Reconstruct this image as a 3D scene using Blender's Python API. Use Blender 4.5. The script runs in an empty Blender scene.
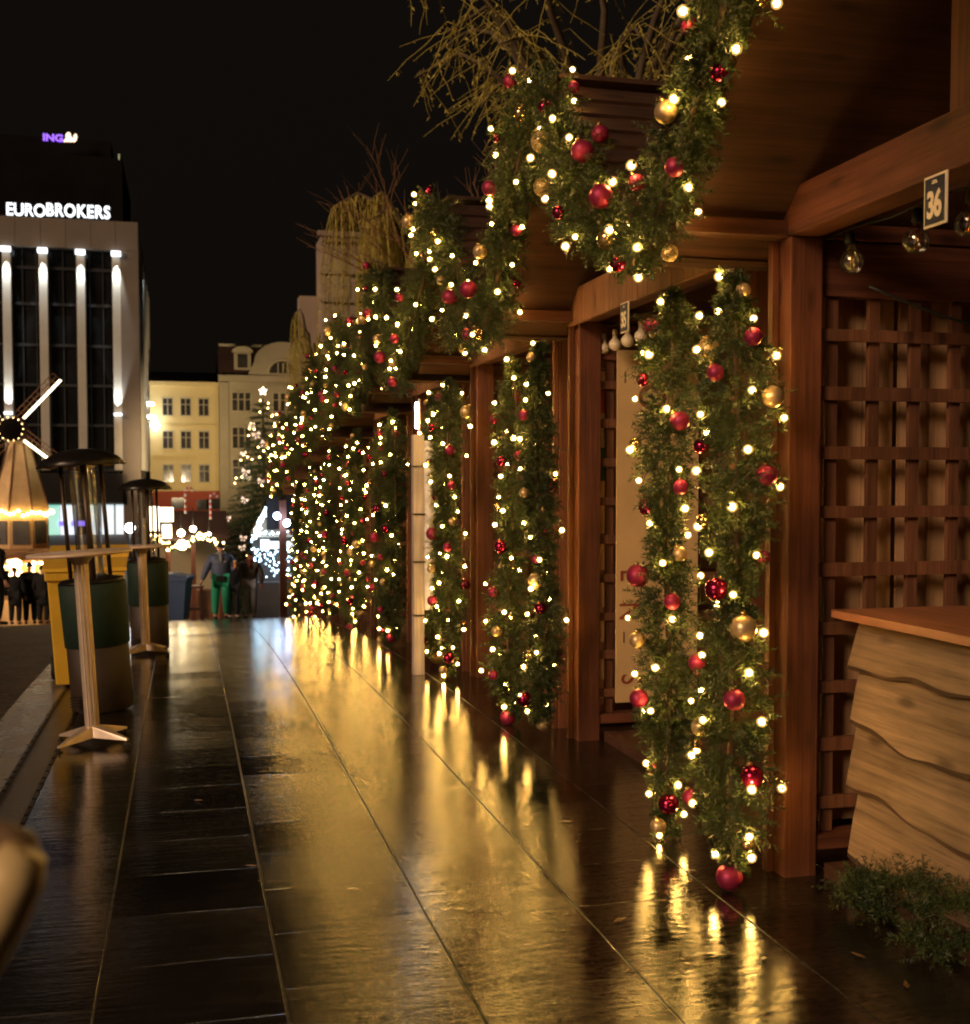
import bpy, bmesh, math, random
from math import pi, sin, cos, radians as R, atan, sqrt
from mathutils import Vector, Matrix, noise as mnoise

S = bpy.context.scene
COL = S.collection
rnd = random.Random(7)
V = Vector

# ------------------------------------------------------------------ camera numbers
FPX = 1200.0
TH = atan(0.25)
PH = R(2.5)
CX, CY = 485.0, 481 + FPX * math.tan(PH)
CAM_H = 1.6


def G(y):
    """height of the paved square along the street: level, then dipping away"""
    if y < 7:
        return 0.0
    if y < 21.3:
        return -0.00395 * (y - 7) ** 2
    z21 = -0.00395 * 14.3 ** 2
    if y < 40:
        return z21 - 0.113 * (y - 21.3)
    z40 = z21 - 0.113 * 18.7
    if y < 46:
        t = y - 40
        return z40 - 0.113 * t + 0.113 * t * t / 12
    return z40 - 0.339


def ray(px, py):
    c, s, cp, sp = cos(TH), sin(TH), cos(PH), sin(PH)
    a = (px - CX) / FPX
    b = -(py - CY) / FPX
    return V((c * a + s * sp * b + s * cp, -s * a + c * sp * b + c * cp, cp * b - sp))


def at_y(px, py, y):
    d = ray(px, py)
    return V((0, 0, CAM_H)) + d * (y / d.y)


# ------------------------------------------------------------------ mesh collector
class MB:
    def __init__(self):
        self.v = []
        self.f = []
        self.m = []
        self.smooth = []

    def add(self, vs, fs, mi=0, sm=False):
        o = len(self.v)
        self.v += [tuple(p) for p in vs]
        for f in fs:
            self.f.append(tuple(i + o for i in f))
            self.m.append(mi)
            self.smooth.append(sm)

    def box(self, x0, x1, y0, y1, z0, z1, mi=0, mat=None):
        vs = [V((x, y, z)) for x in (x0, x1) for y in (y0, y1) for z in (z0, z1)]
        if mat is not None:
            vs = [mat @ p for p in vs]
        self.add(vs, [(0, 1, 3, 2), (4, 6, 7, 5), (0, 4, 5, 1), (2, 3, 7, 6), (0, 2, 6, 4), (1, 5, 7, 3)], mi)

    def quad(self, a, b, c, d, mi=0):
        self.add([a, b, c, d], [(0, 1, 2, 3)], mi)

    def prism(self, pts, d, mi=0):
        """closed outline pts (3d, planar) pushed along vector d"""
        n = len(pts)
        d = V(d)
        vs = [V(p) for p in pts] + [V(p) + d for p in pts]
        fs = [tuple(range(n - 1, -1, -1)), tuple(range(n, 2 * n))]
        for i in range(n):
            j = (i + 1) % n
            fs.append((i, j, n + j, n + i))
        self.add(vs, fs, mi)

    def tube(self, pts, rs, n=8, mi=0, cap=True, sm=True):
        pts = [V(p) for p in pts]
        if not hasattr(rs, '__len__'):
            rs = [rs] * len(pts)
        vs = []
        prev = None
        for i, p in enumerate(pts):
            a = pts[max(i - 1, 0)]
            b = pts[min(i + 1, len(pts) - 1)]
            t = (b - a)
            if t.length < 1e-9:
                t = V((0, 0, 1))
            t.normalize()
            if prev is None:
                u = t.orthogonal().normalized()
            else:
                u = prev - t * prev.dot(t)
                u = u.normalized() if u.length > 1e-6 else t.orthogonal().normalized()
            prev = u
            w = t.cross(u)
            for k in range(n):
                an = 2 * pi * k / n
                vs.append(p + (u * cos(an) + w * sin(an)) * rs[i])
        fs = []
        for i in range(len(pts) - 1):
            for k in range(n):
                k2 = (k + 1) % n
                fs.append((i * n + k, i * n + k2, (i + 1) * n + k2, (i + 1) * n + k))
        if cap:
            fs.append(tuple(range(n - 1, -1, -1)))
            L = (len(pts) - 1) * n
            fs.append(tuple(L + k for k in range(n)))
        self.add(vs, fs, mi, sm)

    def lathe(self, prof, n=24, c=(0, 0, 0), mi=0, sm=True, mat=None):
        """prof: (r, z) list from bottom to top"""
        c = V(c)
        vs = []
        for r, z in prof:
            for k in range(n):
                a = 2 * pi * k / n
                p = V((r * cos(a), r * sin(a), z))
                if mat is not None:
                    p = mat @ p
                vs.append(c + p)
        fs = []
        for i in range(len(prof) - 1):
            for k in range(n):
                k2 = (k + 1) % n
                fs.append((i * n + k, i * n + k2, (i + 1) * n + k2, (i + 1) * n + k))
        if prof[0][0] > 1e-6:
            fs.append(tuple(range(n - 1, -1, -1)))
        if prof[-1][0] > 1e-6:
            fs.append(tuple((len(prof) - 1) * n + k for k in range(n)))
        self.add(vs, fs, mi, sm)

    def ball(self, c, r, n=12, mi=0, sz=1.0):
        prof = [(max(r * sin(pi * i / n), 1e-5), -r * sz * cos(pi * i / n)) for i in range(n + 1)]
        self.lathe(prof, n * 2, c, mi)

    def mesh(self, name, mats, bevel=0.0):
        me = bpy.data.meshes.new(name)
        me.from_pydata(self.v, [], self.f)
        me.polygons.foreach_set('material_index', self.m)
        me.polygons.foreach_set('use_smooth', self.smooth)
        if not isinstance(mats, (list, tuple)):
            mats = [mats]
        for m in mats:
            me.materials.append(m)
        if bevel:
            bm = bmesh.new()
            bm.from_mesh(me)
            es = [e for e in bm.edges if len(e.link_faces) == 2 and e.calc_face_angle(0) > 0.6]
            bmesh.ops.bevel(bm, geom=es, offset=bevel, segments=2, profile=0.6, affect='EDGES', clamp_overlap=True)
            bm.to_mesh(me)
            bm.free()
        me.update()
        return me

    def build(self, name, mats, parent=None, bevel=0.0, loc=None):
        return link(name, self.mesh(name, mats, bevel), parent, loc)


def link(name, me, parent=None, loc=None):
    o = bpy.data.objects.new(name, me)
    COL.objects.link(o)
    if parent:
        o.parent = parent
    if loc is not None:
        o.location = loc
    return o


def tag(o, label=None, cat=None, group=None, kind=None):
    if label: o['label'] = label
    if cat: o['category'] = cat
    if group: o['group'] = group
    if kind: o['kind'] = kind
    return o


def thing(name, label, cat, loc=(0, 0, 0), rz=0, group=None):
    o = bpy.data.objects.new(name, None)
    o.empty_display_size = 0.2
    COL.objects.link(o)
    o.location = loc
    o.rotation_euler = (0, 0, rz)
    return tag(o, label, cat, group)


KIDS = {}


def copy_tree(o, parent=None):
    c = o.copy()
    COL.objects.link(c)
    if parent:
        c.parent = parent
    for ch in list(o.children):
        copy_tree(ch, c)
    return c


def text_mesh(body, size, depth, mat, offset=0.0, align='CENTER', spacing=1.0):
    cu = bpy.data.curves.new('lettering', 'FONT')
    cu.body = body
    cu.size = size
    cu.extrude = depth
    cu.offset = offset
    cu.align_x = align
    cu.align_y = 'CENTER'
    cu.space_character = spacing
    ob = bpy.data.objects.new('lettering', cu)
    COL.objects.link(ob)
    dg = bpy.context.evaluated_depsgraph_get()
    me = bpy.data.meshes.new_from_object(ob.evaluated_get(dg))
    bpy.data.objects.remove(ob)
    bpy.data.curves.remove(cu)
    me.materials.clear()
    me.materials.append(mat)
    return me


# ------------------------------------------------------------------ materials
def mat_base(name):
    m = bpy.data.materials.new(name)
    m.use_nodes = True
    nt = m.node_tree
    b = nt.nodes['Principled BSDF']
    return m, nt, b


def N(nt, t, **kw):
    n = nt.nodes.new(t)
    for k, v in kw.items():
        if k.startswith('i_'):
            key = k[2:]
            n.inputs[int(key) if key.isdigit() else key].default_value = v
        else:
            setattr(n, k, v)
    return n


def ramp(nt, fac, stops):
    r = nt.nodes.new('ShaderNodeValToRGB')
    els = r.color_ramp.elements
    while len(els) < len(stops):
        els.new(0.5)
    for e, (p, c) in zip(els, stops):
        e.position = p
        e.color = (*c, 1) if len(c) == 3 else c
    nt.links.new(fac, r.inputs['Fac'])
    return r


def coords(nt, scale, kind='Object', rand=True):
    tc = nt.nodes.new('ShaderNodeTexCoord')
    mp = nt.nodes.new('ShaderNodeMapping')
    mp.inputs['Scale'].default_value = scale
    nt.links.new(tc.outputs[kind], mp.inputs['Vector'])
    if rand:
        oi = nt.nodes.new('ShaderNodeObjectInfo')
        mu = N(nt, 'ShaderNodeMath', operation='MULTIPLY', i_1=37.0)
        nt.links.new(oi.outputs['Random'], mu.inputs[0])
        cb = nt.nodes.new('ShaderNodeCombineXYZ')
        for i in range(3):
            nt.links.new(mu.outputs[0], cb.inputs[i])
        nt.links.new(cb.outputs[0], mp.inputs['Location'])
    return mp.outputs[0]


def plain(name, col, rough=0.6, metal=0.0, var=0.25, nscale=6.0, bump=0.15, spec=0.5):
    """one-colour surface with a little dirt, uneven gloss and fine bump"""
    m, nt, b = mat_base(name)
    v = coords(nt, (nscale,) * 3)
    n = N(nt, 'ShaderNodeTexNoise', i_Scale=1.0, i_Detail=6.0, i_Roughness=0.65)
    nt.links.new(v, n.inputs['Vector'])
    d = tuple(c * (1 - var) for c in col)
    l = tuple(min(1, c * (1 + var)) for c in col)
    r = ramp(nt, n.outputs['Fac'], [(0.3, d), (0.7, l)])
    nt.links.new(r.outputs['Color'], b.inputs['Base Color'])
    mr = N(nt, 'ShaderNodeMapRange', i_3=max(0.03, rough - 0.12), i_4=min(1, rough + 0.12))
    nt.links.new(n.outputs['Fac'], mr.inputs[0])
    nt.links.new(mr.outputs[0], b.inputs['Roughness'])
    b.inputs['Metallic'].default_value = metal
    b.inputs['Specular IOR Level'].default_value = spec
    if bump:
        n2 = N(nt, 'ShaderNodeTexNoise', i_Scale=9.0, i_Detail=4.0)
        nt.links.new(v, n2.inputs['Vector'])
        bp = N(nt, 'ShaderNodeBump', i_Strength=bump, i_Distance=0.01)
        nt.links.new(n2.outputs['Fac'], bp.inputs['Height'])
        nt.links.new(bp.outputs[0], b.inputs['Normal'])
    return m


def wood(name, axis, dark, light, rough=0.55, ring=0.0, scale=1.0):
    """timber with its grain along one axis (0, 1 or 2)"""
    m, nt, b = mat_base(name)
    sc = [26.0 * scale] * 3
    sc[axis] = 1.3 * scale
    v = coords(nt, sc)
    n = N(nt, 'ShaderNodeTexNoise', i_Scale=1.0, i_Detail=5.0, i_Roughness=0.6, i_Distortion=0.6)
    nt.links.new(v, n.inputs['Vector'])
    fac = n.outputs['Fac']
    v2 = coords(nt, (1.2, 1.2, 1.2))
    big = N(nt, 'ShaderNodeTexNoise', i_Scale=1.6, i_Detail=3.0)
    nt.links.new(v2, big.inputs['Vector'])
    if ring:
        sc2 = [15.0] * 3
        sc2[axis] = 1.0
        v3 = coords(nt, sc2)
        w = N(nt, 'ShaderNodeTexWave', wave_type='RINGS', i_Scale=1.6, i_Distortion=6.0, i_Detail=3.5)
        w.inputs['Detail Scale'].default_value = 0.9
        nt.links.new(v3, w.inputs['Vector'])
        mx = N(nt, 'ShaderNodeMix', i_0=ring)
        nt.links.new(fac, mx.inputs[2])
        nt.links.new(w.outputs['Fac'], mx.inputs[3])
        fac = mx.outputs[0]
    sg_ = [85.0 * scale] * 3
    sg_[axis] = 2.4 * scale
    vg = coords(nt, sg_)
    gn = N(nt, 'ShaderNodeTexNoise', i_Scale=1.0, i_Detail=4.0, i_Roughness=0.7, i_Distortion=0.3)
    nt.links.new(vg, gn.inputs['Vector'])
    gm = N(nt, 'ShaderNodeMix', i_0=0.45)
    nt.links.new(fac, gm.inputs[2])
    nt.links.new(gn.outputs['Fac'], gm.inputs[3])
    fac = gm.outputs[0]
    r = ramp(nt, fac, [(0.36, dark), (0.63, light)])
    hs = N(nt, 'ShaderNodeHueSaturation')
    mr = N(nt, 'ShaderNodeMapRange', i_1=0.3, i_2=0.7, i_3=0.62, i_4=1.28)
    nt.links.new(big.outputs['Fac'], mr.inputs[0])
    sk = [5.0 * scale + 1.5] * 3
    sk[axis] = 2.2
    vk = coords(nt, sk)
    ko = N(nt, 'ShaderNodeTexVoronoi', i_Scale=1.0)
    nt.links.new(vk, ko.inputs['Vector'])
    kr = N(nt, 'ShaderNodeMapRange', i_1=0.06, i_2=0.17, i_3=0.42, i_4=1.0)
    nt.links.new(ko.outputs['Distance'], kr.inputs[0])
    km = N(nt, 'ShaderNodeMath', operation='MULTIPLY')
    nt.links.new(mr.outputs[0], km.inputs[0])
    nt.links.new(kr.outputs[0], km.inputs[1])
    nt.links.new(km.outputs[0], hs.inputs['Value'])
    nt.links.new(r.outputs['Color'], hs.inputs['Color'])
    nt.links.new(hs.outputs['Color'], b.inputs['Base Color'])
    b.inputs['Roughness'].default_value = rough
    b.inputs['Specular IOR Level'].default_value = 0.35
    bp = N(nt, 'ShaderNodeBump', i_Strength=0.5, i_Distance=0.004)
    nt.links.new(fac, bp.inputs['Height'])
    nt.links.new(bp.outputs[0], b.inputs['Normal'])
    return m


def emit(name, col, strength):
    m, nt, b = mat_base(name)
    b.inputs['Base Color'].default_value = (0.8, 0.8, 0.8, 1)
    b.inputs['Emission Color'].default_value = (*col, 1)
    b.inputs['Emission Strength'].default_value = strength
    return m


def needles(name, dark, mid, light, rough=0.5):
    m, nt, b = mat_base(name)
    g = nt.nodes.new('ShaderNodeNewGeometry')
    v = coords(nt, (7, 7, 7))
    n = N(nt, 'ShaderNodeTexNoise', i_Scale=1.0, i_Detail=2.0)
    nt.links.new(v, n.inputs['Vector'])
    mx = N(nt, 'ShaderNodeMath', operation='MULTIPLY_ADD', i_1=0.45, i_2=0.0)
    nt.links.new(g.outputs['Random Per Island'], mx.inputs[0])
    ad = N(nt, 'ShaderNodeMath', operation='MULTIPLY_ADD', i_1=0.9)
    nt.links.new(n.outputs['Fac'], ad.inputs[0])
    sb = N(nt, 'ShaderNodeMath', operation='SUBTRACT', i_1=0.22)
    nt.links.new(mx.outputs[0], sb.inputs[0])
    nt.links.new(sb.outputs[0], ad.inputs[2])
    r = ramp(nt, ad.outputs[0], [(0.1, dark), (0.5, mid), (0.9, light)])
    nt.links.new(r.outputs['Color'], b.inputs['Base Color'])
    b.inputs['Roughness'].default_value = rough
    b.inputs['Specular IOR Level'].default_value = 0.4
    return m


def glass(name, tint=(1, 1, 1), rough=0.0, alpha=0.14):
    """thin clear glass: mostly see-through with a sharp reflection"""
    m, nt, b = mat_base(name)
    nt.nodes.remove(b)
    out = nt.nodes['Material Output']
    tr = N(nt, 'ShaderNodeBsdfTransparent')
    tr.inputs[0].default_value = (*tint, 1)
    gl = N(nt, 'ShaderNodeBsdfGlossy')
    gl.inputs['Roughness'].default_value = rough
    lw = N(nt, 'ShaderNodeLayerWeight', i_Blend=0.35)
    mr = N(nt, 'ShaderNodeMapRange', i_3=alpha * 0.5, i_4=0.85)
    nt.links.new(lw.outputs['Fresnel'], mr.inputs[0])
    mx = N(nt, 'ShaderNodeMixShader')
    nt.links.new(mr.outputs[0], mx.inputs[0])
    nt.links.new(tr.outputs[0], mx.inputs[1])
    nt.links.new(gl.outputs[0], mx.inputs[2])
    nt.links.new(mx.outputs[0], out.inputs[0])
    return m


M = {}
RED_D, RED_L = (0.062, 0.021, 0.011), (0.155, 0.054, 0.028)
for ax, nm in enumerate('xyz'):
    M['wood_' + nm] = wood('stained timber ' + nm, ax, RED_D, RED_L)
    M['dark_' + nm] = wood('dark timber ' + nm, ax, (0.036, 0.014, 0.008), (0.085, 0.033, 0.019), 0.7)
    M['pale_' + nm] = wood('bare timber ' + nm, ax, (0.15, 0.066, 0.030), (0.29, 0.135, 0.064))
M['plank'] = wood('live edge plank', 1, (0.13, 0.085, 0.048), (0.31, 0.205, 0.118), 0.65, ring=0.0, scale=0.95)
M['waney_shade'] = wood('bark edge with seam shade', 1, (0.030, 0.016, 0.008), (0.095, 0.052, 0.026), 0.8)
M['lath'] = wood('stained laths', 2, (0.085, 0.034, 0.017), (0.20, 0.083, 0.042), 0.6)
M['grey_timber'] = wood('weathered pale timber', 2, (0.36, 0.30, 0.26), (0.60, 0.52, 0.46), 0.7)
M['side_board'] = wood('bare side board', 2, (0.40, 0.23, 0.115), (0.62, 0.37, 0.19), 0.7)
M['counter_top'] = wood('counter top', 1, (0.26, 0.10, 0.05), (0.42, 0.18, 0.09), 0.4)
M['shingle'] = wood('roof boards', 0, (0.026, 0.011, 0.007), (0.075, 0.033, 0.019), 0.75)
M['needle'] = needles('pine garland needles', (0.010, 0.020, 0.006), (0.034, 0.055, 0.013), (0.085, 0.105, 0.026))
M['needle_far'] = needles('fir needles', (0.016, 0.034, 0.015), (0.040, 0.078, 0.028), (0.08, 0.120, 0.042))
M['stem'] = plain('brown stem', (0.06, 0.035, 0.018), 0.8)
M['bulb'] = emit('warm bulb glass', (1.0, 0.55, 0.12), 230.0)
def halo_shell(name, col, strength, clear):
    """shell added round a fairy light to imitate its halo: mostly clear, glowing a little"""
    m, nt, b = mat_base(name)
    nt.nodes.remove(b)
    tr = N(nt, 'ShaderNodeBsdfTransparent')
    em = N(nt, 'ShaderNodeEmission', i_Strength=strength)
    em.inputs[0].default_value = (*col, 1)
    mx = N(nt, 'ShaderNodeMixShader', i_0=1 - clear)
    nt.links.new(tr.outputs[0], mx.inputs[1])
    nt.links.new(em.outputs[0], mx.inputs[2])
    nt.links.new(mx.outputs[0], nt.nodes['Material Output'].inputs[0])
    return m


M['halo_glow'] = halo_shell('bulb halo shell', (1.0, 0.58, 0.13), 1.6, 0.72)
M['socket'] = plain('green socket', (0.02, 0.05, 0.02), 0.5, bump=0)
M['cable'] = plain('dark cable', (0.012, 0.014, 0.010), 0.6, bump=0)
M['red_matte'] = plain('red satin bauble', (0.32, 0.022, 0.075), 0.48, 0.5, 0.08, 3, 0)
M['red_shine'] = plain('red glossy bauble', (0.32, 0.014, 0.060), 0.18, 0.85, 0.05, 3, 0)
M['gold_matte'] = plain('gold satin bauble', (0.62, 0.44, 0.22), 0.38, 0.6, 0.08, 3, 0)
M['gold_shine'] = plain('gold glossy bauble', (0.66, 0.46, 0.20), 0.16, 0.9, 0.05, 3, 0)
M['cap'] = plain('gold bauble cap', (0.55, 0.38, 0.15), 0.3, 1.0, 0.05, 3, 0)
M['steel'] = plain('brushed steel', (0.72, 0.58, 0.46), 0.34, 0.55, 0.12, 8, 0.05)
M['tabletop'] = plain('table laminate', (0.74, 0.56, 0.42), 0.3, 0, 0.1, 4, 0.03)
M['black'] = plain('black paint', (0.014, 0.012, 0.011), 0.42, 0, 0.3, 7, 0.1)
M['hood'] = plain('black heater hood', (0.016, 0.013, 0.011), 0.35, 0.3, 0.3, 7, 0.1)
M['heater_brown'] = plain('brown heater drum', (0.036, 0.022, 0.014), 0.6, 0.0, 0.2, 7, 0.08)
M['heater_green'] = plain('green heater sleeve', (0.007, 0.027, 0.018), 0.7, 0, 0.3, 14, 0.3)
M['heater_post'] = plain('heater post', (0.075, 0.05, 0.034), 0.4, 0.5, 0.2, 7, 0.05)
M['glass'] = glass('heater glass', (0.93, 0.93, 0.90), 0.08, 0.3)
M['clear'] = glass('clear bulb glass', (0.97, 0.93, 0.85), 0.0, 0.2)
M['bin_yellow'] = plain('yellow plastic', (0.76, 0.47, 0.045), 0.45, 0, 0.1, 5, 0.05)
M['bin_blue'] = plain('blue grey plastic', (0.05, 0.095, 0.22), 0.45, 0, 0.1, 5, 0.05)
M['rubber'] = plain('rubber', (0.012, 0.012, 0.012), 0.7)
M['white_bulb'] = plain('milk glass bulb', (0.78, 0.66, 0.46), 0.25, 0, 0.04, 4, 0)
M['brass'] = plain('brass filament', (0.8, 0.5, 0.18), 0.2, 1.0, 0.05, 4, 0)
M['sign_blue'] = plain('blue sign enamel', (0.018, 0.022, 0.045), 0.35, 0, 0.1, 5, 0)
M['sign_white'] = plain('white sign enamel', (0.80, 0.68, 0.48), 0.4, 0, 0.06, 5, 0)
M['banner'] = plain('cream banner board', (0.62, 0.42, 0.20), 0.55, 0, 0.1, 2.5, 0.05)
M['banner_red'] = plain('faded red print', (0.26, 0.055, 0.03), 0.6, 0, 0.2, 9, 0)
M['concrete'] = plain('concrete panels', (0.19, 0.155, 0.12), 0.85, 0, 0.12, 0.4, 0.1)
M['pilaster'] = plain('pale pilaster stone', (0.50, 0.46, 0.38), 0.8, 0, 0.1, 0.6, 0.05)
M['dark_glass'] = plain('dark office glass', (0.012, 0.012, 0.012), 0.12, 0, 0.5, 0.15, 0)
M['soot'] = plain('dark cladding', (0.0105, 0.0095, 0.0085), 0.95, 0, 0.2, 0.3, 0, 0.0)
M['mullion'] = plain('dark mullion', (0.035, 0.035, 0.035), 0.5, 0.4)
M['yellow_wall'] = plain('yellow stucco', (0.68, 0.53, 0.24), 0.9, 0, 0.06, 0.5, 0.05)
M['cream_wall'] = plain('cream stucco', (0.40, 0.335, 0.215), 0.9, 0, 0.1, 0.5, 0.05)
M['red_wall'] = plain('brick red stucco', (0.42, 0.085, 0.045), 0.85, 0, 0.12, 0.5, 0.05)
M['grey_wall'] = plain('grey stucco', (0.34, 0.27, 0.20), 0.9, 0, 0.12, 0.4, 0.05)
M['slate'] = plain('brown roof tile', (0.05, 0.022, 0.016), 0.7, 0, 0.25, 1.5, 0.2)
M['pane'] = plain('window pane', (0.05, 0.042, 0.036), 0.1, 0, 0.5, 0.7, 0)
M['trim'] = plain('window trim', (0.52, 0.44, 0.28), 0.8, 0, 0.08, 1.0, 0)
M['skin'] = plain('skin', (0.62, 0.34, 0.24), 0.5, 0, 0.06, 12, 0)
M['ember_skin'] = plain('ruddy skin', (0.52, 0.22, 0.13), 0.5, 0, 0.06, 12, 0)
M['navy'] = plain('navy quilted nylon', (0.085, 0.115, 0.22), 0.5, 0, 0.2, 14, 0.3)
M['charcoal'] = plain('charcoal wool', (0.13, 0.115, 0.11), 0.85, 0, 0.2, 14, 0.3)
M['blackcloth'] = plain('black cloth', (0.010, 0.009, 0.009), 0.9, 0, 0.2, 14, 0.3)
M['green_cloth'] = plain('green trousers cloth', (0.016, 0.33, 0.20), 0.75, 0, 0.15, 14, 0.3)
M['denim'] = plain('grey blue denim', (0.31, 0.33, 0.41), 0.85, 0, 0.2, 14, 0.3)
M['scarf_grey'] = plain('grey scarf', (0.28, 0.29, 0.30), 0.9, 0, 0.15, 14, 0.3)
M['scarf_red'] = plain('red scarf', (0.22, 0.05, 0.03), 0.9, 0, 0.15, 14, 0.3)
M['hair'] = plain('dark hair', (0.02, 0.013, 0.009), 0.6, 0, 0.2, 20, 0.2)
M['beer'] = plain('amber drink', (0.55, 0.22, 0.03), 0.1, 0, 0.1, 9, 0)
M['cold_tube'] = emit('cold white tube', (0.66, 0.86, 1.0), 20.0)
M['led_blue'] = emit('blue white led', (0.50, 0.78, 1.0), 11.0)
M['led_lamp'] = emit('cold floodlight lens', (0.50, 0.66, 1.0), 45.0)
M['lamp_warm'] = emit('warm lamp glass', (1.0, 0.80, 0.48), 22.0)
M['lamp_white'] = emit('white lamp glass', (0.92, 0.97, 1.0), 18.0)
M['letter_white'] = emit('white neon letters', (0.86, 0.93, 1.0), 1.7)
M['letter_purple'] = emit('purple neon letters', (0.20, 0.035, 1.0), 1.1)
M['letter_orange'] = emit('pale orange neon', (1.0, 0.66, 0.44), 1.7)
M['shop_white'] = emit('lit shop window', (0.74, 0.88, 0.95), 0.75)
M['shop_teal'] = emit('teal lit shop sign', (0.25, 0.85, 0.68), 0.6)
M['shop_blue'] = emit('blue lit shop sign', (0.08, 0.06, 1.0), 1.0)
M['sail_led'] = emit('warm white sail tube', (1.0, 0.86, 0.56), 4.5)
M['fairy_far'] = emit('far fairy light', (1.0, 0.62, 0.22), 14.0)
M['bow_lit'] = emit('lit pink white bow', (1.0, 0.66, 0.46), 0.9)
M['mill_wood'] = plain('mill boarding', (0.74, 0.50, 0.25), 0.7, 0, 0.14, 3, 0.1)
M['mill_window'] = plain('mill window', (0.12, 0.12, 0.13), 0.3, 0, 0.2, 3, 0)
M['warm_panel'] = emit('lit kiosk interior', (1.0, 0.62, 0.20), 0.55)
M['candy_white'] = plain('white candy stripe', (0.75, 0.72, 0.68), 0.5, 0, 0.05, 4, 0)
M['candy_red'] = plain('red candy stripe', (0.60, 0.05, 0.04), 0.5, 0, 0.05, 4, 0)
M['willow'] = needles('willow leaves', (0.24, 0.19, 0.036), (0.54, 0.43, 0.085), (0.70, 0.58, 0.14), 0.7)
M['twig'] = plain('reddish twigs', (0.26, 0.13, 0.055), 0.8, 0, 0.2, 4, 0)
M['bark'] = plain('willow bark', (0.12, 0.085, 0.045), 0.9, 0, 0.3, 6, 0.5)
M['plastic'] = plain('clouded plastic film', (0.74, 0.72, 0.72), 0.28, 0, 0.3, 6, 0.7)
M['tan_wood'] = plain('tan varnished wood', (0.80, 0.60, 0.28), 0.45, 0, 0.12, 9, 0.05)
M['brown_wood'] = plain('brown varnished wood', (0.30, 0.19, 0.11), 0.5, 0, 0.15, 9, 0.05)
M['leaf_litter'] = plain('fallen leaf', (0.16, 0.085, 0.03), 0.5, 0, 0.3, 20, 0.1)
M['counter_grey'] = plain('grey stall counter', (0.085, 0.085, 0.095), 0.5, 0, 0.2, 3, 0.05)


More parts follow.
